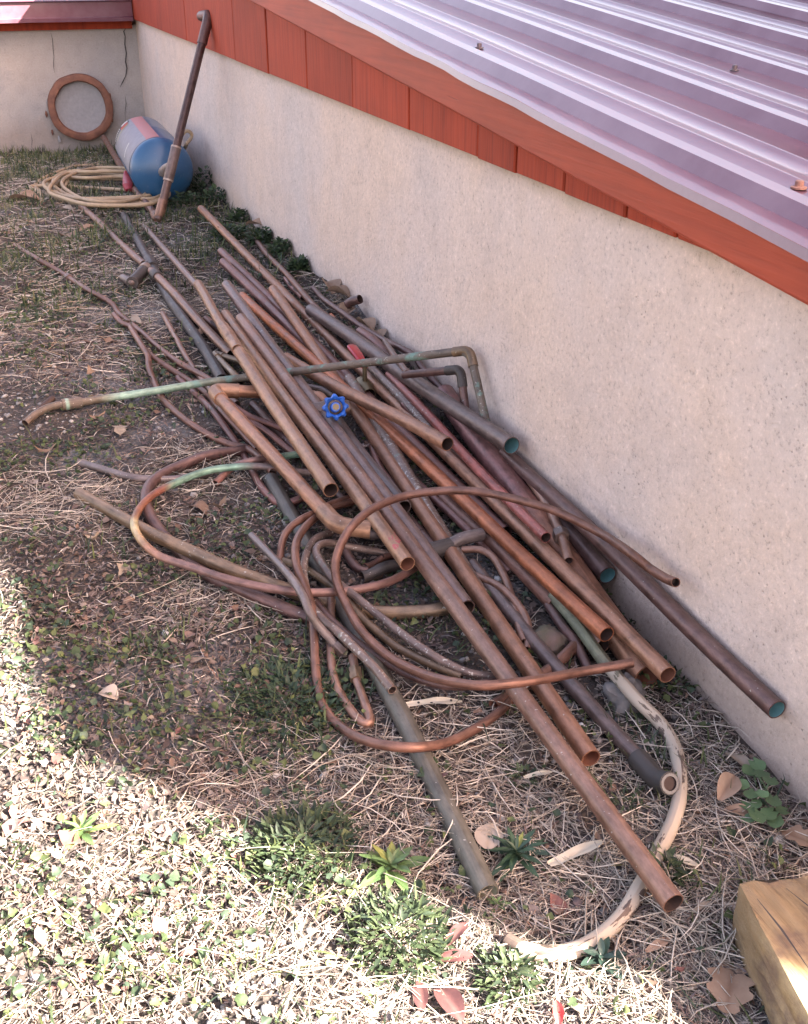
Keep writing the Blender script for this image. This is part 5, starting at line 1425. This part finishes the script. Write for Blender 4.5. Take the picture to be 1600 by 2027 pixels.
w_ = 0.05 + 0.9 * inzone(X, Y, Z_GRAVEL, 0.45)
P = P[RNG.random(len(P)) < w_]
pebbles("gravel", P, 0.0018, 0.0065, [(0.20, 0.195, 0.195), (0.28, 0.27, 0.26), (0.13, 0.13, 0.135), (0.36, 0.34, 0.31), (0.23, 0.20, 0.18)], M['pebble'], "grey gravel showing through the yard in patches", "gravel")
P = sample(700, 1.0); X, Y = P[:, 0], P[:, 1]
P = P[RNG.random(len(P)) < 0.15 + 0.8 * inzone(X, Y, Z_GRAVEL, 0.5)]
pebbles("pale_pebbles", P, 0.004, 0.011, [(0.50, 0.47, 0.43), (0.42, 0.40, 0.38), (0.56, 0.55, 0.52)], M['pebble'], "pale rounded pebbles dotted over the gravel", "gravel")
# red-brown fallen leaves in the sunny corner
P = sample(6000, 1.1); X, Y = P[:, 0], P[:, 1]
P = P[RNG.random(len(P)) < 0.012 + 0.35 * inzone(X, Y, Z_SUN, 0.4)]
leaves("reddish_leaves", P, 0.012, 0.034, (0.4, 0.65), 0.010, [(0.22, 0.105, 0.09), (0.27, 0.14, 0.12), (0.21, 0.12, 0.11)], M['litter'], "small reddish dead leaves among the weeds in the sunny corner", "leaf litter", 0.25, 0.35)
P = sample(60000, 1.0); X, Y = P[:, 0], P[:, 1]
P = P[RNG.random(len(P)) < 0.55 * inzone(X, Y, Z_SUN, 0.45)]  # pale crumbs added so the ground here reads as overexposed by sun
leaves("sun_glare_crumbs", P, 0.005, 0.015, (0.35, 0.8), 0.003, [(0.34, 0.27, 0.23), (0.42, 0.34, 0.28), (0.29, 0.20, 0.18), (0.21, 0.22, 0.10), (0.36, 0.25, 0.22), (0.46, 0.40, 0.33)], M['litter'], "dry leaf crumbs coloured pale to brighten the sunny corner", "leaf litter", 0.14, 0.2)
#@@PLANTS
# ------------------------------------------------------------------ single plants and leaves
def leaf_mesh(name, length, width, mat, curl=0.2, fold=0.25, n=7, outline=None, notch=0.0):
    """one leaf from its stalk at the origin along +Y"""
    me = bpy.data.meshes.new(name); vs = []; fs = []
    for i in range(n + 1):
        t = i / n
        w_ = outline(t) if outline else math.sin(math.pi * min(1, t * 0.93 + 0.05)) ** 0.8
        for s_ in (-1, -0.5, 0, 0.5, 1):
            vs.append((s_ * width * 0.5 * w_, length * t - (notch * abs(s_) * length if t < 0.2 else 0) * (1 if i == 0 else 0), abs(s_) * fold * width * 0.5 * w_ + curl * length * (t * t * -0.9 + t * 0.6) + 0.015 * length * math.sin(9 * t + 4 * s_)))
    for i in range(n):
        for j in range(4): fs.append((i * 5 + j, i * 5 + j + 1, i * 5 + j + 6, i * 5 + j + 5))
    me.from_pydata(vs, [], fs); me.materials.append(mat)
    me.polygons.foreach_set("use_smooth", [True] * len(me.polygons)); me.update()
    return me

def leafmat(name, c1, c2, vein=None, rough=0.5, trans=0.2):
    _seed[0] += 1.9
    m, nt, b = _mat(name)
    tc = N(nt, "TexCoord").outputs["Object"]; oi = N(nt, "ObjectInfo")
    n = noise_(nt, tc, 45, 4, 0.6, _seed[0])
    r = ramp(nt, [(0.3, c1), (0.7, c2)]); nt.links.new(n, r.inputs[0])
    v = ramp(nt, [(0, 0.75), (1, 1.25)]); nt.links.new(oi.outputs["Random"], v.inputs[0])
    c = mixc(nt, 1.0, r.outputs[0], v.outputs[0], 'MULTIPLY')
    if vein:
        sx = N(nt, "SeparateXYZ"); nt.links.new(tc, sx.inputs[0])
        f = ramp(nt, [(0.0, 1.0), (0.0016, 0.0)]); nt.links.new(math_(nt, 'ABSOLUTE', sx.outputs[0]), f.inputs[0])
        c = mixc(nt, math_(nt, 'MULTIPLY', f.outputs[0], 0.6), c, vein)
    nt.links.new(c, b.inputs["Base Color"]); b.inputs["Roughness"].default_value = rough
    t = nt.nodes.new("ShaderNodeBsdfTranslucent"); nt.links.new(c, t.inputs[0])
    mx = nt.nodes.new("ShaderNodeMixShader"); mx.inputs[0].default_value = trans
    out = [q for q in nt.nodes if q.type == 'OUTPUT_MATERIAL'][0]
    nt.links.new(b.outputs[0], mx.inputs[1]); nt.links.new(t.outputs[0], mx.inputs[2]); nt.links.new(mx.outputs[0], out.inputs[0])
    bump(nt, b, n, 0.25, 0.001)
    return m
LM = {
    'dkgreen': leafmat('dark_rosette_leaf', (0.030, 0.062, 0.038), (0.050, 0.095, 0.050), (0.10, 0.16, 0.09), 0.4),
    'blgreen': leafmat('blue_green_leaf', (0.035, 0.066, 0.052), (0.055, 0.092, 0.070), (0.09, 0.14, 0.10), 0.45),
    'ltgreen': leafmat('light_rosette_leaf', (0.085, 0.15, 0.05), (0.12, 0.19, 0.07), (0.25, 0.30, 0.14), 0.45),
    'yellow': leafmat('yellowing_leaf', (0.24, 0.245, 0.06), (0.18, 0.21, 0.06), (0.30, 0.29, 0.12), 0.5),
    'heart': leafmat('heart_leaf', (0.095, 0.165, 0.075), (0.125, 0.20, 0.095), (0.17, 0.25, 0.13), 0.5),
    'ivy': leafmat('dark_ivy_leaf', (0.020, 0.042, 0.022), (0.038, 0.070, 0.034), None, 0.45),
    'oak': leafmat('tan_oak_leaf', (0.23, 0.145, 0.095), (0.33, 0.225, 0.155), (0.22, 0.12, 0.07), 0.7),
    'dead': leafmat('brown_dead_leaf', (0.30, 0.20, 0.14), (0.40, 0.29, 0.21), (0.24, 0.15, 0.1), 0.7),
    'pale': leafmat('pale_dead_leaf', (0.36, 0.29, 0.225), (0.44, 0.37, 0.30), (0.4, 0.3, 0.2), 0.7),
    'maroon': leafmat('maroon_dead_leaf', (0.085, 0.034, 0.034), (0.13, 0.056, 0.054), (0.18, 0.09, 0.08), 0.5),
    'pod': leafmat('bleached_seed_pod', (0.55, 0.48, 0.36), (0.64, 0.58, 0.46), None, 0.5),
    'redscrap': leafmat('red_scrap', (0.50, 0.05, 0.05), (0.55, 0.12, 0.10), None, 0.4),
}
def place_leaf(parent, me, loc, yaw, pitch, scale, roll=0.0, name="leaf"):
    o = bpy.data.objects.new(name, me); COL.objects.link(o)
    o.parent = parent
    o.location = Vector(loc) - Vector(parent["_o"])
    o.rotation_euler = (pitch, roll, yaw); o.rotation_mode = 'XYZ'
    o.scale = (scale, scale, scale)
    return o

def rosette(name, label, px, py, rpx, count, mats, width=0.30, lift=0.35, curl=0.25, rings=3):
    c = at(px, py, 0.002)
    R = rpx * 1.15 / CAM_F * depth(c)
    t = empty(name, c, label, "weed", "weeds growing through the straw")
    mes = [leaf_mesh("leaf", 1.0, width, LM[m], curl) for m in mats]
    for i in range(count):
        f = i / count
        yaw = i * 2.399 + random.uniform(-0.25, 0.25)
        sc = R * (1.0 - 0.62 * f) * random.uniform(0.85, 1.15)
        place_leaf(t, mes[min(len(mes) - 1, 0) if random.random() < 0.75 else random.randrange(len(mes))], c + Vector((0, 0, 0.001 + 0.012 * f)), yaw, lift * 0.2 + f * 0.7 + random.uniform(-0.1, 0.1), sc, random.uniform(-0.25, 0.25))
    return t
rosette("rosette_weed", "pale green rosette weed with yellowing leaves, in the half sun", 774, 1727, 78, 22, ['ltgreen', 'ltgreen', 'yellow'], 0.30)
rosette("rosette_weed", "dark green spiky rosette weed beside the dark pipe's lower end", 1022, 1700, 74, 30, ['dkgreen', 'dkgreen', 'dkgreen', 'blgreen', 'yellow'], 0.20, 0.5)
rosette("rosette_weed", "flat blue-green rosette weed below the cream painted tube", 1190, 1908, 58, 15, ['blgreen', 'dkgreen'], 0.42, 0.15, 0.15)
rosette("rosette_weed", "small pale rosette weed in the far bottom left sunlight", 165, 1655, 60, 16, ['ltgreen', 'yellow'], 0.26)
rosette("rosette_weed", "tiny bright green weed tuft by the foot of the dark pipe end", 985, 1800, 26, 12, ['ltgreen', 'dkgreen'], 0.28, 0.8)

def clump(name, label, px, py, rpx, n, hmm, pal, leaf=(0.007, 0.017), asp=(0.22, 0.42), group="weeds growing through the straw", cat="weed", mat='leafgreen', tall=1.0):
    """bushy weed: many narrow leaves on a mound, one mesh"""
    c = at(px, py, 0.0, 0.03); R = rpx / CAM_F * depth(c)
    t = empty(name, c, label, cat, group)
    r = R * np.sqrt(RNG.random(n)) * (0.8 + 0.35 * RNG.random(n)); a = RNG.random(n) * 2 * math.pi
    Xc = c.x + r * np.cos(a); Yc = c.y + r * np.sin(a)
    K = 4; L = leaf[0] + (leaf[1] - leaf[0]) * RNG.random(n); A_ = asp[0] + (asp[1] - asp[0]) * RNG.random(n)
    wd = np.array([0.25, 1.0, 0.8, 0.05]); tt = np.linspace(0, 1, K)
    V = np.zeros((n, K, 3, 3))
    for j, s_ in enumerate((-1, 0, 1)):
        V[:, :, j, 0] = s_ * 0.5 * (L * A_)[:, None] * wd[None]; V[:, :, j, 1] = L[:, None] * tt[None]
        V[:, :, j, 2] = abs(s_) * 0.15 * (L * A_)[:, None] * wd[None] - 0.25 * L[:, None] * tt[None] ** 2
    yaw = a - math.pi / 2 + RNG.normal(0, 0.7, n); pit = np.clip(RNG.normal(0.6, 0.4, n), -0.2, 1.4)
    cy, sy, cp, sp = np.cos(yaw), np.sin(yaw), np.cos(pit), np.sin(pit)
    Rm = np.zeros((n, 3, 3)); Rm[:, 0, 0] = cy; Rm[:, 0, 1] = -sy * cp; Rm[:, 0, 2] = sy * sp; Rm[:, 1, 0] = sy; Rm[:, 1, 1] = cy * cp; Rm[:, 1, 2] = -cy * sp; Rm[:, 2, 1] = sp; Rm[:, 2, 2] = cp
    V = np.einsum('nab,nkjb->nkja', Rm, V)
    mound = hmm / 1000.0 * np.clip(1 - (r / (R * 1.15)) ** 2, 0.05, 1) * RNG.random(n) ** 0.7
    V[..., 0] += Xc[:, None, None]; V[..., 1] += Yc[:, None, None]; V[..., 2] += (gz(Xc, Yc) + mound + 0.001)[:, None, None]
    clamp_wall(V)
    base = np.arange(n)[:, None, None] * (K * 3); i = np.arange(K - 1)[None, :, None] * 3; j = np.arange(2)[None, None, :]
    F = np.stack([base + i + j, base + i + j + 1, base + i + 3 + j + 1, base + i + 3 + j], -1).reshape(-1, 4)
    o = fast_mesh("foliage", V.reshape(-1, 3) - np.array(c), F, np.clip(np.repeat(pick(pal, n), K * 3, 0), 0.004, 0.9), M[mat], None, None)
    o.parent = t
    return t
DG = [(0.048, 0.070, 0.034), (0.064, 0.088, 0.042), (0.085, 0.110, 0.054), (0.040, 0.058, 0.036)]
clump("leafy_weed", "bushy narrow-leaved weed at the edge of the sunlight, left of the pale rosette", 605, 1680, 105, 620, 24, DG)
clump("leafy_weed", "bushy narrow-leaved weed below the pale rosette, in the sun", 790, 1862, 100, 620, 26, DG)
clump("leafy_weed", "small bushy weed between maroon leaves and the cream painted tube's end", 1003, 1945, 60, 280, 20, DG)
clump("leafy_weed", "dark low weed mat left of the kinked tube", 575, 1390, 125, 800, 14, [(0.040, 0.066, 0.036), (0.055, 0.088, 0.044), (0.034, 0.056, 0.036)])
clump("leafy_weed", "little green weed left of the long brown pipe over the straw", 1035, 1548, 26, 60, 16, DG, (0.006, 0.013))
clump("leafy_weed", "little green weed right of the dark pipe among straw", 1245, 1600, 30, 60, 16, DG, (0.006, 0.016), (0.15, 0.3))
clump("leafy_weed", "green weed hidden under the long pipe's lower end", 1310, 1735, 40, 120, 22, DG, (0.008, 0.018))
for (px, py, rr_, hh, lab) in ((405, 352, 30, 110, "tall dark weed standing right of the blue tank by the wall"), (432, 405, 34, 65, "dark ivy clump at the wall beyond the farthest pipe end"), (475, 440, 27, 50, "dark ivy clump at the wall beside the dead leaf pile"), (556, 500, 28, 50, "dark ivy clump climbing the wall foot beyond the rusty tube"), (592, 530, 20, 38, "dark ivy clump nearest the soil bank"), (370, 410, 36, 50, "dark low weed between the blue tank and the farthest tan pipe"), (520, 465, 26, 50, "small ivy clump below the wall near the rusty tube's far end"), (455, 470, 40, 40, "low dark weed left of the farthest tan pipe")):
    clump("wall_weed", lab, px, py, rr_ * 1.05, 190, hh, [(0.042, 0.070, 0.036), (0.060, 0.098, 0.046), (0.036, 0.060, 0.036), (0.080, 0.12, 0.055)], (0.010, 0.026), (0.45, 0.8), "dark weeds along the foot of the wall")

# heart-leaved plant by the wall
hp = at(1510, 1580, 0.002)
plant = empty("heart_leaved_plant", hp, "small plant with round heart-shaped leaves against the wall foot", "plant")
hm = leaf_mesh("leaf", 1.0, 1.05, LM['heart'], 0.05, 0.10, 8, lambda t: (math.sqrt(max(0, 1 - (t * 2 - 0.9) ** 2)) if t < 0.95 else 0.12), 0.35)
for (px, py, h, s_, yw) in ((1502, 1516, 22, 21, 0.4), (1510, 1530, 26, 22, 2.0), (1480, 1527, 18, 20, -1.2), (1470, 1555, 16, 20, 1.0), (1487, 1575, 20, 21, -0.6), (1524, 1550, 28, 22, -0.4), (1512, 1574, 30, 15, 0.6), (1530, 1588, 26, 23, -0.3), (1498, 1592, 16, 15, 2.4), (1485, 1598, 14, 19, 0.9), (1500, 1618, 20, 24, 0.2), (1520, 1612, 18, 22, -1.0), (1535, 1628, 14, 22, -0.4), (1486, 1622, 14, 17, 1.7), (1545, 1606, 12, 17, -1.4)):
    p = at(px, py, h / 1000.0, 0.02)
    L = s_ * 1.42 / CAM_F * depth(p)
    yaw = CAM_YAW * -math.pi / 180 + yw + math.pi
    fw = Vector((-math.sin(yaw), math.cos(yaw), 0))
    place_leaf(plant, hm, p - fw * L * 0.5, yaw, random.uniform(-0.15, 0.3), L, random.uniform(-0.3, 0.3))
    mb = MB(); tube(mb, [hp + Vector((random.uniform(-0.01, 0.01), random.uniform(-0.02, 0.02), 0)), (hp + p) / 2 + Vector((0, 0, 0.004)), p - fw * L * 0.45], 0.0009, 5, (False, False)); mb.build("stalk", LM['heart'], plant)

# fallen leaves one can pick out
oak_out = lambda t: max(0.06, (0.30 + 0.75 * math.sin(math.pi * t) ** 0.7) * (0.55 + 0.45 * abs(math.cos(3.2 * math.pi * t))))
def fallen(name, label, px, py, lpx, ang, mat, width=0.5, curl=0.35, fold=0.4, outline=None, pitch=0.05, roll=0.0, h=0.008, cat="leaf", group="fallen leaves and pods on the straw"):
    p = at(px, py, h, 0.02); L = lpx / CAM_F * depth(p) * 1.15
    me = leaf_mesh(name, L, width * L, LM[mat], curl, fold, 14, outline)
    o = bpy.data.objects.new(name, me); COL.objects.link(o)
    yaw = rad(ang) - _y
    fw = Vector((-math.sin(yaw), math.cos(yaw), 0))
    o.location = p - fw * L * 0.5; o.rotation_euler = (pitch, roll, yaw)
    return tag(o, label, cat, group)
fallen("oak_leaf", "lobed tan oak leaf lying beside the timber beam", 1445, 1955, 110, -20, 'oak', 0.75, 0.25, 0.25, oak_out)
fallen("dead_leaf", "curled brown leaf standing between the steel elbow and heart-leaved plant", 1437, 1562, 70, -35, 'dead', 0.55, 0.2, 0.9, None, 0.15, 0.3, 0.014)
fallen("dead_leaf", "grey papery leaf above the heart-leaved plant at the wall", 1462, 1512, 60, 35, 'pale', 0.5, 0.2, 0.5, None, 0.1, 0.2, 0.010)
fallen("dead_leaf", "orange-tan folded leaf left of the heart-leaved plant", 1462, 1610, 50, 65, 'oak', 0.6, 0.3, 0.5)
fallen("dead_leaf", "tan torn leaf at the wall foot right of the heart-leaved plant", 1578, 1660, 70, 50, 'oak', 0.7, 0.3, 0.3, oak_out)
fallen("dead_leaf", "flat pale brown leaf beside the dark grey pipe near its lower end", 968, 1655, 62, -10, 'pale', 0.8, 0.05, 0.05)
fallen("maroon_leaf", "long maroon leaf right of the sunlit bushy weed, uppermost of four", 905, 1848, 66, -38, 'maroon', 0.36, 0.2, 0.3)
fallen("maroon_leaf", "maroon leaf lying level right of the sunlit bushy weed", 903, 1895, 66, -85, 'maroon', 0.42, 0.1, 0.2)
fallen("maroon_leaf", "upright maroon leaf below the sunlit bushy weed", 832, 1970, 62, 5, 'maroon', 0.46, 0.1, 0.25)
fallen("maroon_leaf", "broad maroon and tan leaf at the bottom edge below the bushy weed", 888, 1985, 86, 30, 'maroon', 0.5, 0.3, 0.5)
fallen("dead_leaf", "pale crumpled leaf alone in the shaded leaf litter at left", 213, 1378, 44, 60, 'pale', 0.8, 0.4, 0.7)
fallen("dead_leaf", "orange leaf sliver near the shadow's edge at left", 341, 1508, 26, 10, 'oak', 0.4, 0.1, 0.2)
fallen("dead_leaf", "curled tan leaf beside the black tee", 262, 640, 36, 70, 'pale', 0.7, 0.4, 0.6)
fallen("oak_leaf", "brown oak leaf caught between the left pipes", 402, 662, 40, -40, 'oak', 0.6, 0.3, 0.5, oak_out, 0.1, 0.1, 0.010)
fallen("dead_leaf", "tan leaf on the grass left of the coiled cord", 45, 395, 60, 80, 'oak', 0.6, 0.4, 0.5)
fallen("dead_leaf", "tan leaf on the grass below the coiled cord", 135, 470, 46, 40, 'oak', 0.6, 0.4, 0.5)
fallen("dead_leaf", "curled pale leaf below the coiled cord's near side", 128, 418, 34, 75, 'pale', 0.6, 0.6, 0.6)
fallen("dead_leaf", "brown leaf under the brown pipe's far end", 180, 455, 40, -50, 'oak', 0.6, 0.4, 0.5)
for k, (px, py, ang, ll, mt) in enumerate(((650, 575, 20, 50, 'dead'), (668, 588, 70, 44, 'dead'), (690, 625, -30, 44, 'dead'), (720, 650, 40, 44, 'dead'), (745, 668, 10, 40, 'dead'))):
    fallen("dead_leaf", ["brown leaf at the top of the soil bank by the wall", "curled leaf second down the soil bank by the wall", "brown leaf beside the dark pipe stub on the soil bank", "brown leaf below the dark pipe stub on the soil bank", "lowest brown leaf on the soil bank by the wall"][k], px, py, ll, ang, mt, 0.7, 0.5, 0.8, None, 0.3, 0.2, 0.016)
fallen("dead_leaf", "rust brown leaf beyond the red-brown pipe ends", 505, 445, 40, 60, 'oak', 0.6, 0.4, 0.6)
fallen("dead_leaf", "long tan leaf near the long pipe's lower end over straw", 1305, 1870, 60, -60, 'dead', 0.3, 0.1, 0.2)
fallen("dead_leaf", "narrow dead leaf right of the near pipe end", 1388, 1795, 44, -55, 'pale', 0.25, 0.1, 0.2)
fallen("red_scrap", "small bright red scrap at the very bottom of the picture", 1104, 2008, 44, 0, 'redscrap', 0.45, 0.3, 0.8, None, 0.3)
pod_out = lambda t: max(0.08, math.sin(math.pi * min(1.0, t * 0.9 + 0.06)) ** 0.45)
podA = fallen("seed_pod", "long bleached seed pod with dark holes beside the dark pipe", 860, 1391, 98, -82, 'pod', 0.19, 0.10, 0.35, pod_out, 0.0, 0.0, 0.012, "seed pod")
fallen("seed_pod", "curved bleached seed pod lying left of the long pipe's lower end", 1140, 1690, 112, -62, 'pod', 0.20, -0.10, 0.45, pod_out, 0.0, 0.0, 0.012, "seed pod")
fallen("seed_pod", "short bleached seed pod right of the cream painted tube", 1348, 1703, 60, 62, 'pod', 0.26, 0.10, 0.45, pod_out, 0.0, 0.0, 0.012, "seed pod")
fallen("seed_pod", "slim pale pod left of the longest brown pipe over straw", 1065, 1533, 52, -72, 'pod', 0.22, 0.10, 0.30, pod_out, 0.0, 0.0, 0.012, "seed pod")

Lp = max(v.co.y for v in podA.data.vertices)
for t_ in (0.22, 0.45, 0.80):
    y_ = Lp * t_; zs_ = max(v.co.z for v in podA.data.vertices if abs(v.co.y - y_) < Lp * 0.06 and abs(v.co.x) < 0.003)
    mb = MB(); vs = [(0.0025 * math.cos(a * math.pi / 4), y_ + 0.0018 * math.sin(a * math.pi / 4), zs_ + 0.0008) for a in range(8)]
    mb.add(vs, [tuple(range(8))]); h_ = mb.build("hole", M['crack'], podA, smooth=False)
